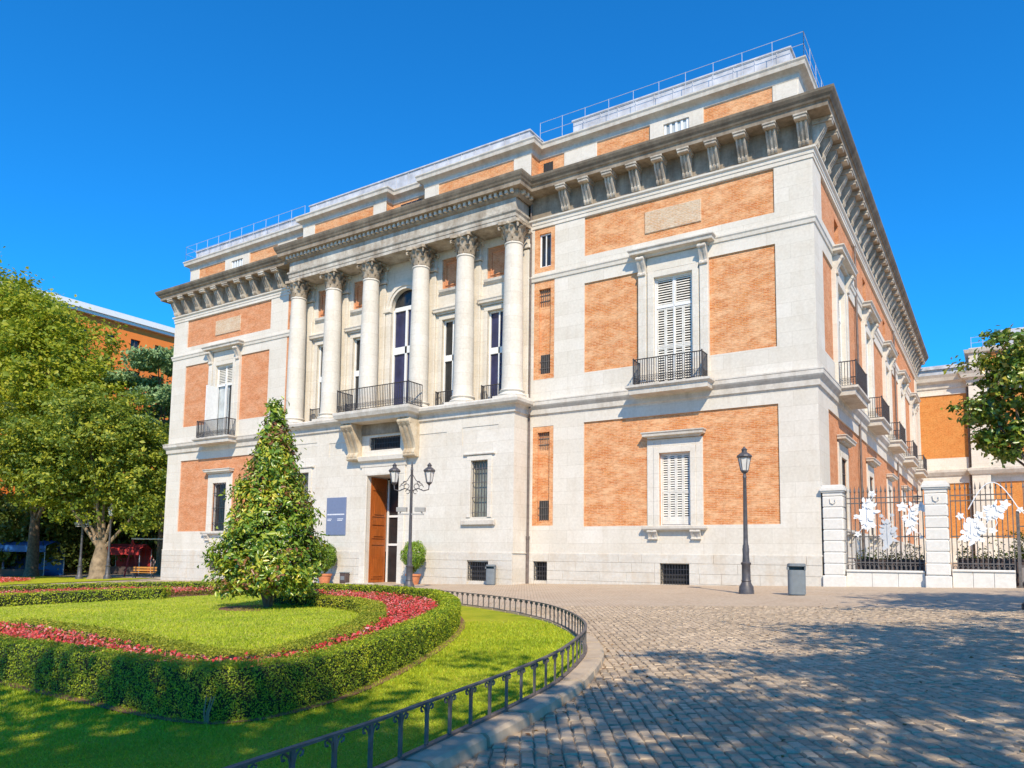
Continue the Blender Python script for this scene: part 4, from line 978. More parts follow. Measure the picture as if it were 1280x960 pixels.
for zz in (.75, 1.2, 2.13): m2.box(.05, 2.4, -.02, .02, zz-.02, zz+.02)
m2.build('frame', M['irongrey'], g); m2 = MB(); m2.box(.05, 2.4, -.015, .015, .06, .70); m2.build('kick_panel', plain('brown_grey_sheet_steel', (.22, .19, .17), .5), g)
for k in range(14): link('picket', pkm, g, (.2+k*.155, 0, -z))
# white cut-out sheets hung on the railings (plain plant-like shapes)
def cutout(name, x, zc, rx, rz, lobes, mat, label, seed, arms=()):
    """openwork cluster of small lacquered metal leaves on bent stems"""
    rs = random.Random(seed); m2 = MB()
    def leaf(px, pz, L, w, a, y):
        c_, s_ = math.cos(a), math.sin(a); prof = [(0, 0), (.25, .8), (.5, 1), (.78, .62), (1, 0), (.78, -.62), (.5, -1), (.25, -.8)]
        m2.prism([(px+L*u*c_-w*v*s_, pz+L*u*s_+w*v*c_) for u, v in prof], lambda p, q, t: (p, t, q), y, y+.012)
    ph = [rs.uniform(0, 6.28) for _ in range(3)]; poly = []
    for k in range(72):
        t = 2*math.pi*k/72; r_ = .78*(1+.13*math.sin(lobes*t+ph[0])+.10*math.sin((2*lobes+1)*t+ph[1])+.10*math.sin(2*t+ph[2])); poly.append((rx*r_*math.cos(t), rz*r_*math.sin(t)))
    m2.prism(poly, lambda p, q, t: (p, t, q), .0, .025)
    m2.tube([(rs.uniform(-.03, .03), 0, -rz*1.05), (rs.uniform(-.05, .05), -.02, 0), (rs.uniform(-.03, .03), 0, rz*1.05)], .014, 5)
    for k in range(int(16+lobes*2)):
        t = rs.uniform(0, 6.283); r_ = math.sqrt(rs.uniform(.0, 1)); px, pz = rx*r_*math.cos(t)*.8, rz*r_*math.sin(t)*.85
        leaf(px, pz, rs.uniform(.14, .26), rs.uniform(.045, .085), t+rs.uniform(-.7, .7), rs.uniform(-.05, .02))
    for (a_, b_, r2) in arms:
        m2.tube([(a_[0], -.018, a_[1]), ((a_[0]+b_[0])/2+.08, -.03, (a_[1]+b_[1])/2+.05), (b_[0], -.018, b_[1])], .014, 5)
        for q in range(5): leaf(b_[0], b_[1], r2*1.25, r2*.4, q*1.257+seed, -.03+.008*q)
    return tag(m2.build(name, mat, None, False, (x, GY-.06, zc)), label, 'ornament', 'cut-out ornaments on the railings')
cutout('sheet_ornament', 1.62, 2.95, .36, .62, 7, M['cut'], 'white ragged leaf shaped sheet hung on the railing next to the museum corner', 1, (((.1, .5), (.2, .82), .12), ((-.2, -.4), (-.35, -.72), .1)))
cutout('sheet_ornament', 2.28, 2.2, .27, .50, 2, M['cutg'], 'pale grey pear shaped sheet with two points hung low on the railing', 5, (((-.12, .45), (-.17, .72), .07), ((.12, .45), (.2, .74), .07)))
cutout('sheet_ornament', 3.13, 2.78, .17, .58, 5, M['cut'], 'white winged narrow sheet hung on the railing beside the middle pier', 9, (((-.1, .3), (-.3, .46), .17), ((.1, .3), (.32, .44), .17), ((.1, -.5), (.3, -.68), .06)))
cutout('sheet_ornament', 5.05, 2.28, .36, .44, 9, M['cut'], 'broad white leafy clump sheet hung on the railing near the gate', 12, (((-.25, .3), (-.36, .58), .12), ((.15, .3), (.22, .6), .14), ((.3, .1), (.5, .5), .12)))
cutout('sheet_ornament', 5.78, 3.05, .22, .25, 4, M['cut'], 'small white winged sheet on a curved stem hung high beside the gate', 15, (((.1, .1), (.28, .2), .16), ((0, -.3), (-.1, -.72), .12), ((-.1, .15), (-.25, .05), .14)))
cutout('sheet_ornament', 6.85, 2.0, .22, .38, 5, M['cut'], 'white petal shaped sheet hung on the gate leaf', 21, (((.0, .3), (-.35, 1.05), .1),))
m2 = MB(); m2.tube([(4.95+1.5*t, GY-.06, 3.1+.95*math.sin(math.pi*t)) for t in np.linspace(0, 1, 14)], .02, 5); tag(m2.build('arched_stem', M['cut']), 'thin white arched stem bridging the top of the gate railing', 'ornament')
# planters and shrubs behind the railings
for k, (x, y, L, lab) in enumerate(((1.0, 1.2, 2.4, 'dark planter box behind the railing next to the museum corner'), (4.5, 1.2, 2.6, 'dark planter box behind the railing near the gate'))):
    p = empty('planter_box', (x, y, gz(x, y)), 0, lab, 'planter', 'dark planters behind the railings'); m2 = MB(); m2.box(0, L, 0, .4, 0, .95); m2.box(-.03, L+.03, -.03, .43, .95, 1.02); m2.build('trough', M['cutdark'], p)
    nn = 700; q = np.stack([RNG.uniform(0, L, nn), RNG.uniform(0, .4, nn), 1.0+RNG.gamma(2, .12, nn)*(.6+.6*np.sin(RNG.uniform(0, 6, nn)))], 1); leaves('foliage', q, RNG.normal(size=(nn, 3))+[0, 0, 1], RNG.uniform(.08, .14, nn), M['ldark'], p)

# ------------------------------------------------------------------ street furniture
def lantern(mb_i, mb_g, x, y, z, s=1):
    mb_i.lathe([(.03*s, z-.12), (.05*s, z-.08), (.11*s, z-.03), (.125*s, z), (.12*s, z+.03)], (x, y, 0), 8)
    mb_g.lathe([(.12*s, z+.03), (.205*s, z+.46*s)], (x, y, 0), 6)
    for k in range(6):
        t = 2*math.pi*k/6; mb_i.tube([(x+.125*s*math.cos(t), y+.125*s*math.sin(t), z+.02), (x+.212*s*math.cos(t), y+.212*s*math.sin(t), z+.47*s)], .012, 4)
    mb_i.lathe([(.215*s, z+.455*s), (.24*s, z+.47*s), (.26*s, z+.50*s), (.235*s, z+.55*s), (.15*s, z+.62*s), (.085*s, z+.66*s), (.085*s, z+.72*s), (.11*s, z+.74*s), (.06*s, z+.79*s), (.02*s, z+.85*s)], (x, y, 0), 12)
def post(mb, H, s=1):
    mb.lathe([(.25*s, -.05), (.25*s, .10), (.235*s, .14), (.24*s, .22), (.17*s, .34), (.15*s, .40), (.165*s, .43), (.145*s, .47), (.14*s, .95), (.165*s, .98), (.17*s, 1.03), (.12*s, 1.07), (.105*s, 1.3), (.115*s, 1.5), (.10*s, 1.55), (.105*s, 1.6), (.08*s, 1.66), (.075*s, 1.9), (.055*s, H-.15), (.07*s, H-.12), (.05*s, H-.05), (.05*s, H)], (0, 0, 0), 14)
def lamp_single(x, y, H, label, s=1):
    r = empty('street_lamp', (x, y, gz(x, y)), R(12), label, 'street lamp', 'old style street lamps')
    p = MB(); post(p, H, s); p.build('post', M['lampiron'], r, True); i_, g_ = MB(), MB(); lantern(i_, g_, 0, 0, H+.1, s); l = i_.build('lantern', M['lampiron'], r); g_.build('lamp_glass', M['lampglass'], l); return r
def lamp_double(x, y, H, label, s=1, cam_=True, rz=0):
    r = empty('street_lamp', (x, y, gz(x, y)), rz, label, 'street lamp', 'old style street lamps')
    p = MB(); post(p, H+.9*s, s); p.lathe([(.02, H+.9*s), (.05*s, H+.95*s), (.01, H+1.15*s)], (0, 0, 0), 8); p.build('post', M['lampiron'], r, True)
    a_ = MB()
    for q in (-1, 1):
        a_.tube([(q*.05, 0, H-.15*s), (q*.3*s, 0, H-.05*s), (q*.55*s, 0, H-.16*s), (q*.78*s, 0, H-.1*s), (q*.80*s, 0, H+.08*s)], .025*s, 6)
        for cx_, cz_, rr in ((.22, .12, .11), (.44, .08, .10), (.18, -.12, .09), (.32, .28, .07)):
            a_.tube([(q*(cx_+rr*math.cos(t))*s, 0, H-.08*s+(cz_+rr*math.sin(t))*s) for t in np.linspace(0, 5.2, 12)], .016*s, 4)
        a_.tube([(q*.05, 0, H+.55*s), (q*.2*s, 0, H+.3*s), (q*.5*s, 0, H+.12*s)], .018*s, 5)
    a_.build('scroll_arms', M['lampiron'], r)
    for q in (-1, 1):
        i_, g_ = MB(), MB(); lantern(i_, g_, q*.80*s, 0, H+.2*s, s*1.05); l = i_.build('lantern', M['lampiron'], r); g_.build('lamp_glass', M['lampglass'], l)
    if cam_:
        c_ = MB(); c_.box(-.55, .55, -.05, .05, H-1.18, H-1.12); 
        for q in (-1, 1):
            c_.prism([(-.09, -.09), (.09, -.09), (.11, .09), (-.11, .09)], lambda p, w, t: (t, p, H-.95+w+.0*t), q*.18, q*.62)
            c_.tube([(q*.5, 0, H-1.14), (q*.45, 0, H-1.02)], .03, 5)
        tag(c_.build('spotlight', plain('pale_spotlight_housing', (.33, .32, .30), .5), r), 'pair of pale spotlights clamped to the post')
    return r
M['lampiron'] = plain('dark_grey_cast_iron', (.085, .08, .085), .5, .2, .25, 8)
lamp_single(-1.38, -5.68, 4.05, 'single dark grey lantern post standing by the museum corner')
lamp_double(-15.06, -7.04, 4.35, 'two armed lantern post with spotlights standing before the museum door', .96, True, R(24))
lamp_double(-54.88, .05, 5.3, 'two armed lantern post beside the thick pale trunk in the park', 1.15, True, R(30))
lamp_single(-51.64, .46, 4.75, 'single dark lantern post between the thick trunk and the museum', 1.15)

def bin_(x, y, label, h=1.0, s=1):
    r = empty('litter_bin', (x, y, gz(x, y)), R(18), label, 'litter bin', 'grey litter bins'); n = 20
    rr = lambda t, e: (math.copysign(abs(math.cos(t))**.55, math.cos(t))*(.27-e)*s, math.copysign(abs(math.sin(t))**.55, math.sin(t))*(.20-e)*s)
    m2 = MB(); P = [rr(2*math.pi*k/n, 0) for k in range(n)]
    for z0, z1, e in ((.03, h*.80, 0), (0, .03, .03)):
        m2.prism([rr(2*math.pi*k/n, e) for k in range(n)], lambda p, q, t: (p, q, t), z0, z1)
    m2.build('body', M['bin'], r, True)
    m2 = MB(); m2.prism([rr(2*math.pi*k/n, -.012) for k in range(n)], lambda p, q, t: (p, q, t+(.02*(q < 0))), h*.90, h*.98); m2.prism([rr(2*math.pi*k/n, .02) for k in range(n)], lambda p, q, t: (p, q, t), h*.98, h*1.01)
    for q in (-1, 1): m2.box(q*.255*s-.03, q*.255*s+.015, -.17*s, .17*s, h*.80, h*.90)
    m2.box(-.25*s, .25*s, .14*s, .19*s, h*.8, h*.9); m2.build('lid', M['bin'], r, False)
    m2 = MB(); m2.box(-.22*s, .22*s, -.1*s, .13*s, h*.79, h*.805); m2.build('dark_opening', M['inside'], r); return r
bin_(.34, -6.1, 'grey litter bin standing between the corner lantern post and the gate pier'); bin_(-14.55, PY-.42, 'grey litter bin standing against the museum wall by a cellar grille', .95, .85)
for x, y, lab in ((-18.95, -2.2, 'clipped shrub in a terracotta pot right of the museum door'), (-25.35, -2.1, 'clipped shrub in a terracotta pot behind the pyramid magnolia')):
    r = empty('potted_shrub', (x, y, gz(x, y)), 0, lab, 'potted plant', 'potted shrubs by the door')
    m2 = MB(); m2.lathe([(.26, 0), (.36, .42), (.40, .43), (.41, .52), (.36, .53), (.34, .45)], (0, 0, 0), 20); m2.build('pot', M['terra'], r, True)
    m2 = MB(); m2.tube([(0, 0, .4), (.02, 0, .9)], .04, 6)
    for k in range(5): m2.tube([(0, 0, .6), (.3*math.cos(k*1.3), .3*math.sin(k*1.3), 1.2)], .018, 4)
    m2.build('stem', M['bark'], r)
    nn = 5200; u = unit(RNG.normal(size=(nn, 3))); rad = RNG.uniform(.72, 1.0, (nn, 1))*(1+.12*np.sin(u[:, :1]*7+u[:, 2:]*5)); q = u*rad*np.array([.62, .62, .78]); q[:, 2] += 1.42
    q[:, 0] *= np.where(q[:, 2] < 1.2, .55+.45*(q[:, 2]-.6)/.6, 1); q[:, 1] *= np.where(q[:, 2] < 1.2, .55+.45*(q[:, 2]-.6)/.6, 1)
    leaves('foliage', q, u+RNG.normal(size=(nn, 3))*.5, RNG.uniform(.07, .11, nn), M['lbush'], r)
for x, y, h, lab, mt in ((-24.35, PY-.3, .55, 'small dark box standing at the wall beside the door', 'cutdark'), (-34.2, -1.0, .75, 'small blue and grey bin standing at the museum wall behind the magnolia', 'sign')):
    r = empty('service_box', (x, y, gz(x, y)), 0, lab, 'box'); m2 = MB(); m2.bbox(-.22, .22, -.15, .15, 0, h, .02); m2.build('casing', M[mt], r); m2 = MB(); m2.bbox(-.24, .24, -.17, .17, h, h+.05, .01); m2.bbox(-.15, .15, -.16, -.14, h*.3, h*.7, .005); m2.build('lid', M['bin'], r)

# ------------------------------------------------------------------ low garden fence
gf = empty('garden_fence', (0, 0, 0), 0, 'low grey iron hoop fence curving round the lawn', 'fence')
fp = resample(fence_path, .35); fp = fp[[i for i in range(len(fp)) if fp[i][1] > -32.5 and np.hypot(fp[i][0]-CAM.x, fp[i][1]-CAM.y) < 30]]
m2 = MB(); fine = [p for p in resample(fence_path, .12) if p[1] > -32.5 and np.hypot(p[0]-CAM.x, p[1]-CAM.y) < 30]
for k_ in range(1, len(fine)):
    if np.hypot(*(fine[k_]-fine[k_-1])) > .3: fine = fine[:k_]; break
m2.sweep([(-.018, .42), (.018, .42), (.02, .437), (-.02, .437), (-.018, .42)], [(x, y, gz(x, y)) for x, y in fine])
m2.build('rail', M['irongrey'], gf)
m2 = MB(); m2.sweep([(-.022, .085), (.022, .085), (.024, .125), (-.022, .125), (-.022, .085)], [(x, y, gz(x, y)) for x, y in fine]); m2.build('bottom_rail', M['pipe'], gf)
ps = MB(); ps.box(-.016, .016, -.009, .009, .05, .425)
for q in (-1, 1): ps.tube([(q*.012, 0, .33), (q*.03, 0, .385), (q*.065, 0, .41), (q*.085, 0, .40), (q*.08, 0, .375), (q*.06, 0, .372)], .009, 4)
psm = ps.mesh('post', M['irongrey'])
for i in range(len(fp)):
    t = fp[min(i+1, len(fp)-1)]-fp[max(i-1, 0)]; x, y = fp[i]; link('post', psm, gf, (x, y, gz(x, y)), math.atan2(t[1], t[0]))

# ------------------------------------------------------------------ hedges
OUT = [(.08, -27.2), (.28, -26.85), (.22, -26.1), (-.05, -25.2), (-.5, -24.15), (-1.25, -22.6), (-2.2, -20.9), (-3.2, -19.35), (-4.4, -17.85), (-6.0, -16.15), (-7.6, -15.0), (-10, -13.75), (-13.2, -12.95), (-17, -12.5), (-20.5, -12.45), (-24.2, -13.1), (-26.6, -15.3), (-27.4, -19), (-26.3, -22.8), (-22.5, -25.5), (-17, -26.7), (-11, -27.05), (-5, -27.05), (-2.3, -27.2), (-.6, -27.3)]
INN = [(-9.9, -24.3), (-6.6, -24.75), (-4.2, -25.25), (-2.6, -25.62), (-1.75, -25.7), (-1.6, -25.3), (-2.05, -24.1), (-3.15, -22.2), (-4.5, -20.4), (-5.9, -18.9), (-7.2, -17.75), (-8.6, -16.95), (-10.6, -16.3), (-12.6, -16.0)]
MID = [(-18.9, -15.6), (-19.6, -16.2), (-20.1, -18.2), (-20.5, -20.2), (-20.2, -22), (-18, -23.6), (-14, -24.2)]
def hedge(label, path, width, height, closed, mat, dens=1.0, inward=True, group=None):
    P = resample(smooth_path(path, 6, closed), .12, closed); 
    if inward: P = offset(P, -width/2 if closed else 0, closed)   # path is the outer edge for the closed ring
    r = empty('hedge', (0, 0, 0), 0, label, 'hedge', group)
    n = len(P); wob = np.sin(np.arange(n)*.9)*.02+np.sin(np.arange(n)*.37)*.03
    m2 = MB(); i0 = width/2-.045; hh = height-.05
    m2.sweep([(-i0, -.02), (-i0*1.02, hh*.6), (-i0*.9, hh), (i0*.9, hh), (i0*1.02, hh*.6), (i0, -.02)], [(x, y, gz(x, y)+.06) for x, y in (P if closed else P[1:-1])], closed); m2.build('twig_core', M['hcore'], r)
    T = (np.roll(P, -1, 0)-np.roll(P, 1, 0)) if closed else np.gradient(P, axis=0); T /= np.linalg.norm(T, axis=1, keepdims=True); Nn = np.stack([T[:, 1], -T[:, 0]], 1)
    dist = np.hypot(P[:, 0]-CAM.x, P[:, 1]-CAM.y); step = .12
    ls = np.clip(dist*.0023, .015, .05)                     # leaf length
    cnt = (dens*2.1*step*(width+2*height)/(ls**2)).astype(int)
    ii = np.repeat(np.arange(n), cnt); N_ = len(ii); u = RNG.uniform(0, 1, N_); perim = width+2*height; s_ = u*perim
    f = RNG.uniform(-.5, .5, N_)*step; base = P[ii]+T[ii]*f[:, None]
    lat = np.where(s_ < height, -width/2, np.where(s_ < height+width, s_-height-width/2, width/2)); h_ = np.where(s_ < height, s_, np.where(s_ < height+width, height, perim-s_))
    sn = np.stack([np.where(s_ < height, -1, np.where(s_ < height+width, 0, 1)), np.where((s_ >= height) & (s_ < height+width), 1, 0)], 1)
    # rounded shoulders, wavy clipping, looser depth
    lat = lat*np.where(h_ > height*.85, 1-.12*((h_/height-.85)/.15)**2, 1); jit = RNG.normal(0, .014, N_)-RNG.gamma(1.2, .008, N_)+.009*np.sin(base[:, 0]*5+base[:, 1]*3.1+h_*7)+.009*np.sin(base[:, 0]*13.7-base[:, 1]*9.1+h_*17)
    lat = lat+sn[:, 0]*jit; h_ = h_+sn[:, 1]*jit
    xy = base+Nn[ii]*lat[:, None]; z_ = .2+.0216*xy[:, 0]+.0217*xy[:, 1]+.06+np.maximum(h_, .03)
    nr = np.concatenate([Nn[ii]*sn[:, :1], sn[:, 1:2]], 1)+RNG.normal(size=(N_, 3))*.55+[0, 0, .25]
    if not closed:
        ex, en, es = [], [], []
        for e, sg in ((0, -1), (n-1, 1)):
            k_ = int(2.4*dens*width*height/ls[e]**2); la, hh_ = RNG.uniform(-.5, .5, k_)*width, RNG.uniform(.02, 1, k_)*height; q_ = P[e]+Nn[e]*la[:, None]+T[e]*(sg*.02+RNG.normal(0, .015, k_))[:, None]
            ex.append(np.concatenate([q_, (.26+.0216*q_[:, 0]+.0217*q_[:, 1]+hh_)[:, None]], 1)); en.append(np.concatenate([np.repeat(T[e:e+1]*sg, k_, 0), np.zeros((k_, 1))], 1)+RNG.normal(size=(k_, 3))*.5); es.append(np.full(k_, ls[e]))
        xy = np.concatenate([xy]+[q_[:, :2] for q_ in ex]); z_ = np.concatenate([z_]+[q_[:, 2] for q_ in ex]); nr = np.concatenate([nr]+en); ls = np.concatenate([ls[ii]]+es); N_ = len(xy); ii = np.arange(N_)
    leaves('foliage', np.concatenate([xy, z_[:, None]], 1), nr, ls[ii]*RNG.uniform(.8, 1.3, N_), mat, r, .62); return r
hedge('tall clipped box hedge ringing the whole flower garden', OUT, .36, .48, True, M['lhedge'])
hedge('low yellowish clipped hedge curving between the flowers and the magnolia lawn', INN, .5, .33, False, M['lhin'], .9)
hedge('low dark clipped hedge on the far side of the magnolia lawn', MID, .6, .42, False, M['lhedge'], .8)
# little bare stems under the near corner
sb = empty('bare_hedge_stem', (.02, -27.28, gz(0, -27.28)+.07), 0, 'pale bare stem showing at the near corner of the tall hedge', 'stem'); m2 = MB()
for x in (-.03, .015, .04): m2.tube([(x*.5, .0, 0), (x*.9, -.012, .1), (x*1.6, .02, .24)], [.011, .008, .004], 5)
m2.build('stem', M['barkpale'], sb)

# ---- lawns, soil and flowers inside the ring
inner_poly = [tuple(p) for p in resample(smooth_path(OUT, 5, True), .5, True)]
bed = sheet('flower_bed_soil', [tuple(p) for p in resample(offset(resample(smooth_path(OUT, 5, True), .3, True), .12, True), .4, True)], .085, M['soil']); tag(bed, 'reddish soil under the hedge and flowers')
innerlawn = [(-9.9, -24.3), (-6.6, -24.75), (-4.2, -25.25), (-2.6, -25.62), (-1.75, -25.7), (-1.6, -25.3), (-2.05, -24.1), (-3.15, -22.2), (-4.5, -20.4), (-5.9, -18.9), (-7.2, -17.75), (-8.6, -16.95), (-10.6, -16.3), (-12.6, -14.3), (-16, -13.2), (-19, -13.2), (-19.6, -16.2), (-20.1, -18.2), (-20.5, -20.2), (-20.2, -22), (-18, -23.6), (-14, -24.2)]
il = sheet('inner_lawn', [tuple(p) for p in resample(smooth_path(innerlawn, 4, True), .5, True)], .095, M['lawnp']); tag(il, 'pale dry lawn round the pyramid magnolia')
def scatter(poly, n, box):
    q = np.stack([RNG.uniform(box[0], box[1], n), RNG.uniform(box[2], box[3], n)], 1); return q[inside(q, poly)]
ring_out = [tuple(p) for p in offset(resample(smooth_path(OUT, 5, True), .3, True), -.36, True)]
hole = [tuple(p) for p in resample(offset(resample(smooth_path(innerlawn, 4, True), .3, True), .22, True), .5, True)]
q = scatter(ring_out, 70000, (-28, .5, -27.6, -12.4)); q = q[~inside(q, hole)]
dd = np.hypot(q[:, 0]-CAM.x, q[:, 1]-CAM.y); keep = RNG.uniform(size=len(q)) < np.clip(14/dd, .25, 1); q = q[keep]; dd = dd[keep]
zz = .2+.0216*q[:, 0]+.0217*q[:, 1]+.09
nl = len(q); fl = empty('flower_bed', (0, 0, 0), 0, 'dense bed of pink and red flowers between the two hedges', 'flowers'); fl['kind'] = 'stuff'
rep = 3; qq = np.repeat(q, rep, 0)+RNG.normal(0, .05, (nl*rep, 2)); zq = np.repeat(zz, rep)
o_ = leaves('flower_foliage', np.concatenate([qq, (zq+RNG.uniform(.02, .16, nl*rep))[:, None]], 1), RNG.normal(size=(nl*rep, 3))*.5+[0, 0, 1], RNG.uniform(.05, .09, nl*rep), M['lflow'], fl, .7); o_['kind'] = 'stuff'
rep = 3; qq = np.repeat(q, rep, 0)+RNG.normal(0, .022, (nl*rep, 2)); zq = np.repeat(zz+RNG.uniform(.17, .30, nl), rep)+RNG.normal(0, .012, nl*rep)
o_ = leaves('petals', np.concatenate([qq, zq[:, None]], 1), RNG.normal(size=(nl*rep, 3))*.6+[0, -.2, 1], RNG.uniform(.035, .062, nl*rep), M['flower'], fl, .8); o_['kind'] = 'stuff'
q = scatter([(-48, -10), (-56, -9), (-64, -6), (-62, -3), (-52, -4.5)], 9000, (-64, -48, -10, -3)); fb = empty('far_flower_bed', (0, 0, 0), 0, 'thin strip of pink flowers on the park lawn', 'flowers'); fb['kind'] = 'stuff'
o_ = leaves('petals', np.concatenate([q, (.2+.0216*q[:, 0]+.0217*q[:, 1]+RNG.uniform(.1, .3, len(q)))[:, None]], 1), RNG.normal(size=(len(q), 3))*.5+[0, 0, 1], RNG.uniform(.08, .14, len(q)), M['flower'], fb, .8); o_['kind'] = 'stuff'
# grass blades where the lawn is near enough to show them
lp = [tuple(p) for p in lawn_poly]
q = scatter(lp, 900000, (-9, 2.7, -31, -17)); q = q[~inside(q, [tuple(p) for p in resample(smooth_path(OUT, 5, True), .5, True)])]
dd = np.hypot(q[:, 0]-CAM.x, q[:, 1]-CAM.y); keep = (RNG.uniform(size=len(q)) < np.clip((5.5/dd)**2, 0, 1)) & (dd < 16); q = q[keep]; dd = dd[keep]
n = len(q); z0 = .2+.0216*q[:, 0]+.0217*q[:, 1]+.072; ang = RNG.uniform(0, 6.283, n); hgt = RNG.uniform(.012, .032, n)*np.clip(dd/7, .8, 1.5); wd = .0035*np.clip(dd/5, .9, 2.4); lean = RNG.normal(0, .018, (n, 2))
V = np.empty((n, 3, 3)); V[:, 0] = np.stack([q[:, 0]-np.cos(ang)*wd, q[:, 1]-np.sin(ang)*wd, z0], 1); V[:, 1] = np.stack([q[:, 0]+np.cos(ang)*wd, q[:, 1]+np.sin(ang)*wd, z0], 1); V[:, 2] = np.stack([q[:, 0]+lean[:, 0], q[:, 1]+lean[:, 1], z0+hgt], 1)
q = scatter([tuple(p) for p in resample(smooth_path(innerlawn, 4, True), .5, True)], 260000, (-20, -1.5, -26, -13)); q = q[RNG.uniform(size=len(q)) < np.clip(11/np.hypot(q[:, 0]-CAM.x, q[:, 1]-CAM.y), 0, 1)**1.5]
nn = len(q); z0 = .2+.0216*q[:, 0]+.0217*q[:, 1]+.092; ang = RNG.uniform(0, 6.283, nn); hgt = RNG.uniform(.02, .05, nn); wd = .011; lean = RNG.normal(0, .022, (nn, 2)); V2 = np.empty((nn, 3, 3))
V2[:, 0] = np.stack([q[:, 0]-np.cos(ang)*wd, q[:, 1]-np.sin(ang)*wd, z0], 1); V2[:, 1] = np.stack([q[:, 0]+np.cos(ang)*wd, q[:, 1]+np.sin(ang)*wd, z0], 1); V2[:, 2] = np.stack([q[:, 0]+lean[:, 0], q[:, 1]+lean[:, 1], z0+hgt], 1)
V = np.concatenate([V, V2]); n += nn
gr = link('grass', np_mesh('grass', V.reshape(-1, 3), np.arange(3*n).reshape(-1, 3), M['blade'])); tag(gr, 'short green grass blades of the lawns', 'grass', kind='stuff')

# ------------------------------------------------------------------ trees
def tree(name, label, base, trunk, blobs, count, leaf, mat, cat='tree', group=None, clump=.55, bark='bark', limbs=True, flat=1.0, droop=0., extra=None, seed=1, hollow=.55, per=85):
    """blobs: (dx,dy,z, rx,ry,rz) ellipsoids; leaves gather in clumps through their volume"""
    rg = np.random.default_rng(seed); r = empty(name, (base[0], base[1], gz(*base)), 0, label, cat, group)
    m2 = MB(); h, r0, r1 = trunk; rs = random.Random(seed)
    pts = [(rs.uniform(-.1, .1)*h*.08*t, rs.uniform(-.1, .1)*h*.08*t, h*t-.1) for t in (0, .08, .25, .5, .75, 1)]
    m2.tube(pts, [r0*1.45, r0*1.08, r0, (r0+r1)/2, r1*1.1, r1], 12)
    if limbs:
        for b in blobs:
            e = Vector(b[:3]); s0 = Vector(pts[3 if e.z > h*.9 else 2]); mid = (s0+e)/2+Vector((rs.uniform(-.4, .4), rs.uniform(-.4, .4), .3)); m2.tube([s0, mid, e, e+Vector((e.x, e.y, abs(e.z)*.3))*.18], [r1*.7, r1*.45, r1*.25, r1*.08], 6)
    m2.build('trunk', M[bark], r, True)
    vol = np.array([b[3]*b[4]+b[4]*b[5]+b[3]*b[5] for b in blobs]); share = (count*vol/vol.sum()).astype(int); PP, NN = [], []
    for b, n in zip(blobs, share):
        nc = max(6, int(n/per)); u = unit(rg.normal(size=(nc, 3))); rad = hollow+(1-hollow)*rg.uniform(0, 1, (nc, 1))**.6
        cc = u*rad*np.array(b[3:6])*(1+.18*rg.normal(size=(nc, 1)))+np.array(b[:3]); k = rg.integers(0, nc, n)
        cs = clump*(.6+.8*rg.uniform(size=(nc, 1)))
        p = cc[k]+rg.normal(size=(n, 3))*cs[k]*np.array([1, 1, .62*flat]); PP.append(p); NN.append(u[k]*.6+rg.normal(size=(n, 3))*.6+[0, 0, .55])
    P = np.concatenate(PP); keep = P[:, 2] > .3; P = P[keep]; Nn = np.concatenate(NN)[keep]
    leaves('crown', P, Nn, rg.gamma(10, .1, len(P))*leaf, mat, r, .6, droop); return r
# pyramid magnolia on the inner lawn
def magnolia():
    bx, by = -11.35, -17.35; r = empty('magnolia_tree', (bx, by, gz(bx, by)+.09), 0, 'pyramid shaped magnolia with glossy leaves on the inner lawn', 'tree'); rg = np.random.default_rng(4)
    m2 = MB(); m2.tube([(0, 0, -.1), (.02, .02, 1), (-.03, 0, 3), (0, 0, 5.55)], [.12, .09, .06, .02], 8)
    for k in range(9): a_ = k*.7+.2; m2.tube([(0.05*math.cos(a_), .05*math.sin(a_), .0), (.22*math.cos(a_), .22*math.sin(a_), .55), (.55*math.cos(a_), .55*math.sin(a_), 1.1)], [.06, .045, .02], 6)
    for k in range(60): a_ = k*2.4; z = .6+k*.075; rr = np.interp(z, HZ, HR)*.85; m2.tube([(0, 0, z-.2), (rr*.5*math.cos(a_), rr*.5*math.sin(a_), z), (rr*math.cos(a_), rr*math.sin(a_), z+.15)], [.025, .016, .006], 4)
    m2.build('trunk', M['bark'], r)
    nc = 900; z = rg.uniform(.48, 5.75, nc*4); keep = rg.uniform(size=nc*4)*1.5 < np.interp(z, HZ, HR)+.12; z = z[keep][:nc]; nc = len(z); a_ = rg.uniform(0, 6.283, nc); rr = np.interp(z, HZ, HR)*(.4+.62*rg.uniform(size=nc)**.5)*(1+.13*np.sin(a_*3+z*2.3)+.10*np.sin(a_*2-z*4.1)+np.clip(.06*rg.normal(size=nc), -.1, .1)); c = np.stack([rr*np.cos(a_), rr*np.sin(a_), z], 1)
    d = unit(np.stack([np.cos(a_), np.sin(a_), np.full(nc, .75)], 1))
    per = 22; P = np.repeat(c, per, 0); dd = np.repeat(d, per, 0); off = np.clip(rg.normal(size=P.shape), -2, 2)*.12; P = P+off; nn = unit(off)*.4+dd*.7+rg.normal(size=P.shape)*.35
    red = np.repeat(rg.uniform(size=nc) < .11+.1*(z > 4.2), per) & (rg.uniform(size=len(P)) < .7)
    leaves('crown', P[~red], nn[~red], rg.gamma(9, .0165, (~red).sum()), M['lmag'], r, .44); tag(leaves('young_shoots', P[red]+.05*dd[red], nn[red], rg.uniform(.11, .17, red.sum()), M['lred'], r, .42), 'bronze young shoots')
    m2 = MB(); m2.lathe([(.02, .004), (1.25, .004), (1.3, -.02)], (0, 0, 0), 24, False); m2.build('mulch_ring', M['soil'], r)
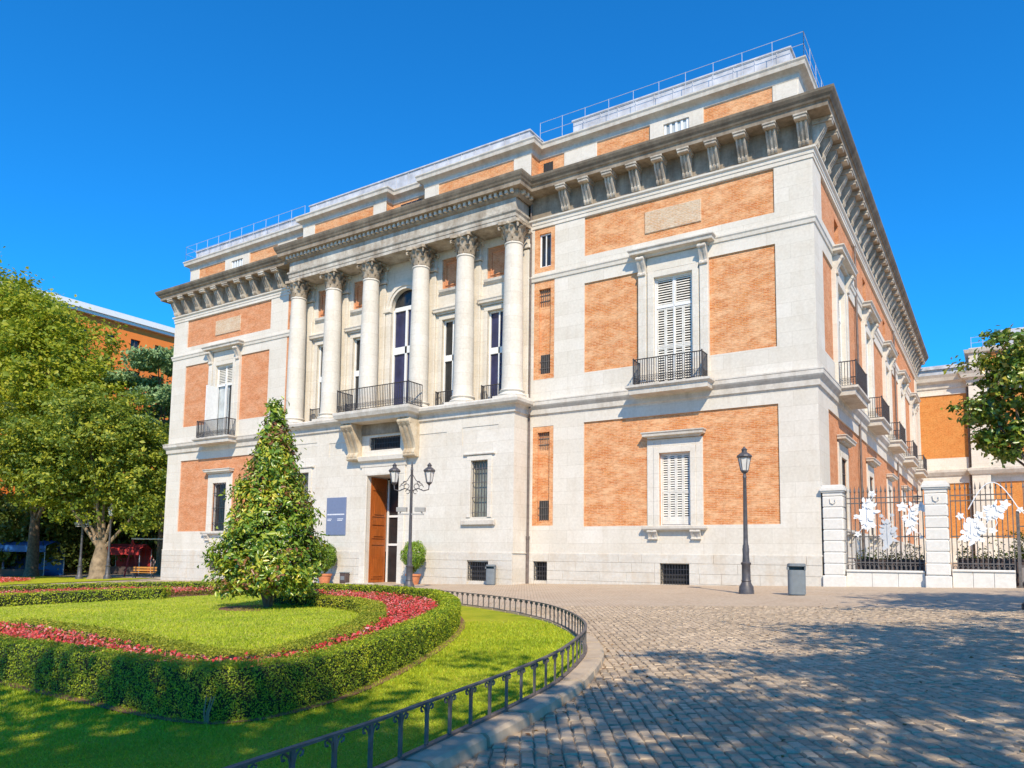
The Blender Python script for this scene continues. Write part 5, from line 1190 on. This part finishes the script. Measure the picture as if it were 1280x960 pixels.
HZ = [.2, .6, 1.2, 1.7, 2.6, 3.8, 4.6, 5.1, 5.5, 5.7]; HR = [.85, 1.3, 1.42, 1.36, 1.04, .68, .40, .20, .08, .03]
magnolia()
# right-hand magnolia behind the railing
tree('magnolia_tree', 'dark glossy magnolia leaning over the railing near the gate', (7.55, 3.6), (5.2, .16, .12), [(-.4, 0, 7.6, 1.9, 1.9, 1.7), (-2.0, 0, 6.9, 1.1, 1.3, .7), (-1.9, .3, 5.7, .7, .7, .5), (-1.0, -.5, 5.1, .7, .7, .5), (-1.2, -.2, 9.0, 1.1, 1.2, 1.2), (1.4, 0, 8.8, 1.8, 2, 1.6), (-.6, 0, 6.0, 1.3, 1.2, .8), (1.2, .5, 6.8, 1.8, 1.8, 1.4)], 13000, .22, M['lmagr'], clump=.22, seed=11, hollow=.35, per=45)
tree('evergreen_shrub', 'dense dark green shrub growing behind the gate railing', (7.6, 2.2), (.6, .06, .04), [(0, 0, 1.5, 1.2, .8, 1.0), (-.7, 0, 1.2, .7, .6, .8)], 5000, .09, M['ldark'], cat='shrub', clump=.16, limbs=True, seed=12)
# trees out of frame to the right and behind, whose dappled shade lies on the setts and lawn
tree('plane_tree', 'spreading tree shading the setts in front of the gate', (11.6, -15.2), (5, .28, .18), [(0, 0, 8.4, 3.4, 3.6, 2.4), (-1.6, 1.5, 7.6, 2.4, 2.6, 1.8), (1.5, 2.5, 8, 3, 3, 2)], 9500, .22, M['ltree'], group='shade trees beside the forecourt', clump=.42, seed=21)
tree('plane_tree', 'broad tree shading the setts beside the lawn fence', (13.2, -27.5), (4.6, .3, .2), [(0, 0, 8.6, 4.4, 4.6, 2.8), (-2.6, 2.6, 7.4, 2.8, 3.0, 2.0), (-1.6, -2.6, 8, 3, 3, 2.2), (.5, 5, 8, 3, 3, 2)], 12500, .24, M['ltree'], group='shade trees beside the forecourt', clump=.45, seed=22)
tree('plane_tree', 'broad tree shading the near corner of the lawn', (4.8, -38.2), (5.2, .3, .2), [(0, 0, 8.8, 4.2, 4.2, 2.6), (-3.2, 1.2, 7.8, 2.6, 2.6, 1.8), (2.8, 1.5, 8, 3, 3, 2)], 11500, .24, M['ltree'], group='shade trees beside the forecourt', clump=.45, seed=23)
tree('plane_tree', 'tall tree shading the setts along the lawn kerb', (10.8, -36.2), (5.2, .3, .2), [(-1, 1, 8.8, 3.6, 3.6, 2.4), (-3.0, 3.0, 8.2, 2.6, 2.6, 1.8), (1.2, 3.5, 9, 3.2, 3.2, 2.2), (-5, -1, 9, 3, 3, 2)], 8000, .24, M['ltree'], group='shade trees beside the forecourt', clump=.45, seed=24)
# park on the left
tree('broad_tree', 'round crowned green tree on a thick pale trunk in the park', (-53.2, .7), (4.5, .7, .22), [(0, 0, 10, 5.0, 5.0, 4.6), (-3.4, -2, 8.2, 3.6, 3.4, 3.4), (2.5, 1.5, 8, 3.6, 3.6, 3.6), (.5, -2, 12, 3.4, 3.4, 2.6), (-3.6, 1, 7, 3, 3, 2.6), (3.4, 1, 5.6, 2.0, 2.0, 1.8), (-5, -3, 10, 3, 3, 3)], 50000, .27, M['ltree'], group='park trees', clump=.42, bark='barkpale', seed=31)
tree('broad_tree', 'tall yellow green tree behind the round crowned one', (-70, 3.5), (10, .5, .3), [(0, 0, 20.5, 6, 6, 5.5), (5, -2, 18, 4.4, 4.5, 4.5), (-5, 0, 22, 5.5, 5, 6.5), (8.6, 0, 15.5, 3.4, 3.6, 3.2), (-4, -3, 27, 3.5, 3.5, 3), (2.5, -2, 23.5, 3, 3, 2.6), (0, -2, 13, 6, 5, 4), (6, 1, 12, 4, 4, 3.5)], 52000, .36, M['lyel'], group='park trees', clump=.6, seed=32)
tree('broad_tree', 'bronze tinged tree at the edge of the park lawn', (-61.5, -8.2), (6, .45, .3), [(0, 0, 11, 4, 4, 5), (-1, 0, 16, 3, 3, 3.2), (1.8, 1, 7, 2.8, 2.6, 3), (-2.5, 0, 7, 3, 3, 3)], 26000, .28, M['ldark'], group='park trees', clump=.45, seed=33)
tree('cedar_tree', 'dark layered cedar standing close to the museum corner', (-59.5, 10), (15, .6, .2), [(3.0, -3.5, 18.8, 3.6, 3.4, .8), (-1, -3, 17.4, 3.4, 3.4, .8), (4.6, -3.5, 15.4, 3.6, 3.2, .8), (-.5, -3, 13.6, 3.8, 3.4, .8), (4, -3, 11.5, 3.8, 3.4, .8), (1, 0, 20.6, 2.2, 2.2, .8), (3, 2, 9, 4, 4, .9), (-1, 2, 16, 4, 4, 1)], 30000, .3, M['lced'], group='park trees', clump=.42, flat=.5, droop=.35, seed=34, hollow=.1)
for k, (x, y, h, lab) in enumerate(((-84, 8, 12, 'leafy tree far behind the blue awning'), (-80, 22, 13, 'leafy tree far back beside the orange building'), (-92, 0, 14, 'leafy tree far back at the edge of the park'), (-70, 26, 11, 'leafy tree in the dark gap behind the cedar'), (-60, 36, 12, 'leafy tree far behind the museum corner'), (-75, 6, 10, 'dark leafy tree between the two awnings'), (-72.5, 12, 11, 'dark leafy tree behind the swing frame'), (-68, 17.5, 12, 'dark leafy tree beside the path bend'), (-63, 19, 12, 'dark leafy tree close behind the cedar trunk'), (-80, 2, 10, 'dark leafy tree behind the red awning'))):
    tree('broad_tree', lab, (x, y), (h*.4, .3, .2), [(0, 0, h*.62, 4.5, 4.5, h*.36), (1.5, 2, h*.36, 3.6, 3.6, h*.3), (-1.5, -2, h*.34, 3.6, 3.6, h*.3)], 9500, .42, M['ldark'], group='far park trees', clump=.7, seed=40+k)
for x, y, lab in ((-67.0, -3.9, 'young tree with a pale thin trunk near the blue awning'), (-65.6, -4.4, 'slim young tree with a whitish trunk by the lawn edge')):
    tree('young_tree', lab, (x, y), (2.6, .12, .08), [(0, 0, 3.8, 1.3, 1.3, 1.3), (.5, 0, 4.8, .9, .9, .9)], 2600, .24, M['lyel'], group='young park trees', clump=.3, bark='barkpale', seed=51)

# ------------------------------------------------------------------ far left: orange building, awnings, swing, bench, people
ob = empty('orange_building', (-80, 0, 0), 0, 'long orange building with a white roof edge beyond the park trees', 'building')
def orange():
    m2 = MB(); wn_ = []
    for k in range(14): wn_.append((2+k*3.05, 3.2+k*3.05, 25.2, 26.5, .3))
    for rz_ in (20.5, 16, 11.5):
        for k in range(14): wn_.append((1.8+k*3.05, 3.4+k*3.05, rz_, rz_+2.2, .3))
    cellwall(m2, lambda u, d, z: (-d, u, z), 0, 46, -1.5, 28.0, wn_, 0, .3); m2.quad((-20, 0, -1.5), (0, 0, -1.5), (0, 0, 28), (-20, 0, 28)); m2.build('wall', M['orange'], ob)
    m2 = MB(); m2.box(-20, .5, -.5, 46.5, 28.0, 28.35); m2.box(-20, .75, -.75, 46.7, 28.35, 29.0); m2.build('roof', M['white'], ob)
    for h in wn_: m2 = MB(); m2.box(-.34, -.3, h[0], h[1], h[2], h[3]); f = m2.build('window', M['glass'], ob); m2 = MB(); m2.box(-.29, -.25, (h[0]+h[1])/2-.05, (h[0]+h[1])/2+.05, h[2], h[3]); m2.build('frame', M['pipe'], f)
orange()
def awning(x, y, L, dep, h, mat, label, rz):
    r = empty('market_awning', (x, y, gz(x, y)), rz, label, 'awning', 'market awnings under the trees'); m2 = MB()
    m2.prism([(0, h), (dep/2, h+.5), (dep, h), (dep, h-.5), (dep-.03, h-.5), (dep-.03, h-.03), (dep/2, h+.45), (.03, h-.03), (.03, h-.6), (0, h-.6)], lambda p, q, t: (t, p, q), 0, L); m2.build('canvas', M[mat], r)
    m2 = MB(); m2.quad((0, dep, .2), (L, dep, .2), (L, dep, h), (0, dep, h)); m2.build('back_cloth', M[mat], r)
    for px in (0.05, L-.05):
        for py in (.05, dep-.05): m2 = MB(); m2.tube([(px, py, 0), (px, py, h)], .04, 5); m2.build('pole', M['galv'], r)
    m2 = MB(); m2.box(.3, L-.3, .4, 1.2, .75, .82); m2.box(.3, L-.3, .42, .46, .1, .75); m2.build('counter', M['cutdark'], r)
awning(-76, 1.5, 6.5, 3, 3.1, 'blue', 'blue tarpaulin awning under the park trees', R(30)); awning(-81, -3, 5, 3, 2.9, 'red', 'red canvas awning left of the blue tarpaulin', R(30)); awning(-69, 9.5, 4, 2.0, 2.6, 'red', 'red canvas awning behind the thick trunk', R(25))
def person(x, y, label, rz, s=1, top='shirt'):
    r = empty('person', (x, y, gz(x, y)), rz, label, 'person'); me = bpy.data.meshes.new('body')
    J = [(0, 0, .95, .15), (0, 0, 1.18, .15), (0, 0, 1.40, .17), (0, 0, 1.50, .065), (0, 0, 1.56, .06), (0, -.01, 1.66, .10), (0, 0, 1.74, .075),
         (-.19, 0, 1.40, .065), (-.25, .02, 1.15, .05), (-.24, -.08, .92, .04), (-.24, -.1, .84, .035), (.19, 0, 1.40, .065), (.25, .02, 1.15, .05), (.24, -.08, .92, .04), (.24, -.1, .84, .035),
         (-.1, 0, .85, .1), (-.1, -.06, .48, .07), (-.11, .02, .09, .045), (-.11, -.14, .04, .035), (.1, 0, .85, .1), (.1, .06, .48, .07), (.11, .12, .09, .045), (.11, -.03, .04, .035)]
    E = [(0, 1), (1, 2), (2, 3), (3, 4), (4, 5), (5, 6), (2, 7), (7, 8), (8, 9), (9, 10), (2, 11), (11, 12), (12, 13), (13, 14), (0, 15), (15, 16), (16, 17), (17, 18), (0, 19), (19, 20), (20, 21), (21, 22)]
    me.from_pydata([j[:3] for j in J], E, []); o = link('body', me, r)
    sk_ = o.modifiers.new('skin', 'SKIN'); 
    for j, v in zip(J, me.skin_vertices[0].data): v.radius = (j[3], j[3]*.8)
    me.skin_vertices[0].data[0].use_root = True
    o.modifiers.new('sub', 'SUBSURF').levels = 1
    m_, nt, b = newmat('clothed_'+top); sx = N(nt, 'ShaderNodeSeparateXYZ'); tc = N(nt, 'ShaderNodeTexCoord'); nt.links.new(tc.outputs['Object'], sx.inputs[0])
    rp = ramp(nt, [(0, (.05, .04, .04)), (.04, (.28, .28, .31)), (.50, (.55, .42, .42) if top == 'shirt' else (.08, .1, .2)), (.80, (.5, .3, .2)), (.92, (.04, .025, .02))], None, 'CONSTANT'); dv = N(nt, 'ShaderNodeMath', operation='DIVIDE'); nt.links.new(sx.outputs[2], dv.inputs[0]); dv.inputs[1].default_value = 1.85; nt.links.new(dv.outputs[0], rp.inputs[0]); nt.links.new(rp.outputs[0], b.inputs['Base Color']); b.inputs['Roughness'].default_value = .85
    me.materials.append(m_); r.scale = (s, s, s)
    h_ = MB(); h_.lathe([(.02, 1.80), (.07, 1.79), (.105, 1.73), (.11, 1.66), (.09, 1.62)], (0, .02, 0), 10); h_.build('hair', M['hair'], r, True); return r
person(-66.5, 13.3, 'person in a pale pink shirt walking on the path by the museum corner', R(20)); person(-74.5, 3.0, 'person in dark clothes standing under the blue awning', R(160), 1, 'dark')
# swing frame and bench
r = empty('swing_frame', (-55.5, 6.2, gz(-55.5, 6.2)), R(30), 'red and white A shaped swing frame beside the thick trunk', 'swing'); m2 = MB()
for x in (-1.6, 1.6):
    for q in (-1, 1): m2.tube([(x+q*.1*0, q*1.0, 0), (x, 0, 3.2)], .06, 6)
m2.build('leg', M['red'], r); m2 = MB(); m2.tube([(-1.7, 0, 3.2), (1.7, 0, 3.2)], .07, 6); m2.build('crossbar', M['white'], r)
for x in (-.6, .6): m2 = MB(); m2.tube([(x-.2, 0, 3.2), (x-.2, 0, .5)], .015, 4); m2.tube([(x+.2, 0, 3.2), (x+.2, 0, .5)], .015, 4); m2.box(x-.25, x+.25, -.1, .1, .46, .5); m2.build('swing_seat', M['iron'], r)
r = empty('park_bench', (-50.4, 2.6, gz(-50.4, 2.6)), R(35), 'yellow brown wooden park bench behind the single lantern', 'bench'); 
for k in range(3): m2 = MB(); m2.box(-.9, .9, -.25+k*.16, -.12+k*.16, .42, .46); m2.build('seat_slat', M['bench'], r)
for k in range(2): m2 = MB(); m2.box(-.9, .9, .26, .30, .55+k*.2, .68+k*.2); m2.build('back_slat', M['bench'], r)
for x in (-.7, .7): m2 = MB(); m2.box(x-.03, x+.03, -.22, -.17, 0, .42); m2.box(x-.03, x+.03, .2, .26, 0, .9); m2.box(x-.03, x+.03, -.22, .26, .38, .42); m2.build('leg', M['iron'], r)
# dark bollard at the right edge of the forecourt
r = empty('bollard', (6.42, -10.2, gz(6.42, -10.2)), 0, 'squat black iron bollard on the shaded setts before the gate', 'bollard'); m2 = MB(); m2.lathe([(.2, -.02), (.2, .12), (.14, .17), (.12, .5), (.16, .54), (.16, .6), (.1, .68), (.02, .74)], (0, 0, 0), 14); m2.build('bollard_body', M['iron'], r, True)

# fallen leaves gathered along the kerb and under the trees
n = 700; t = RNG.integers(0, len(kp), n); q = offset(kp, .0)[t]; dirn = offset(kp, 1.0)[t]-q; q = q+dirn*(.16+RNG.gamma(1.1, .35, n))[:, None]
q2 = np.stack([RNG.uniform(1.5, 9, 260), RNG.uniform(-26, -4, 260)], 1); q = np.concatenate([q, q2]); d_ = np.hypot(q[:, 0]-CAM.x, q[:, 1]-CAM.y); q = q[(d_ < 24) & ~inside(q, kerb_out)]
lv = leaves('fallen_leaves', np.concatenate([q, (.2+.0216*q[:, 0]+.0217*q[:, 1]+.024)[:, None]], 1), RNG.normal(size=(len(q), 3))*.25+[0, 0, 1], RNG.uniform(.03, .065, len(q)), M['lfall'], None, .6); tag(lv, 'dry brown fallen leaves scattered along the kerb', 'leaves', kind='stuff')
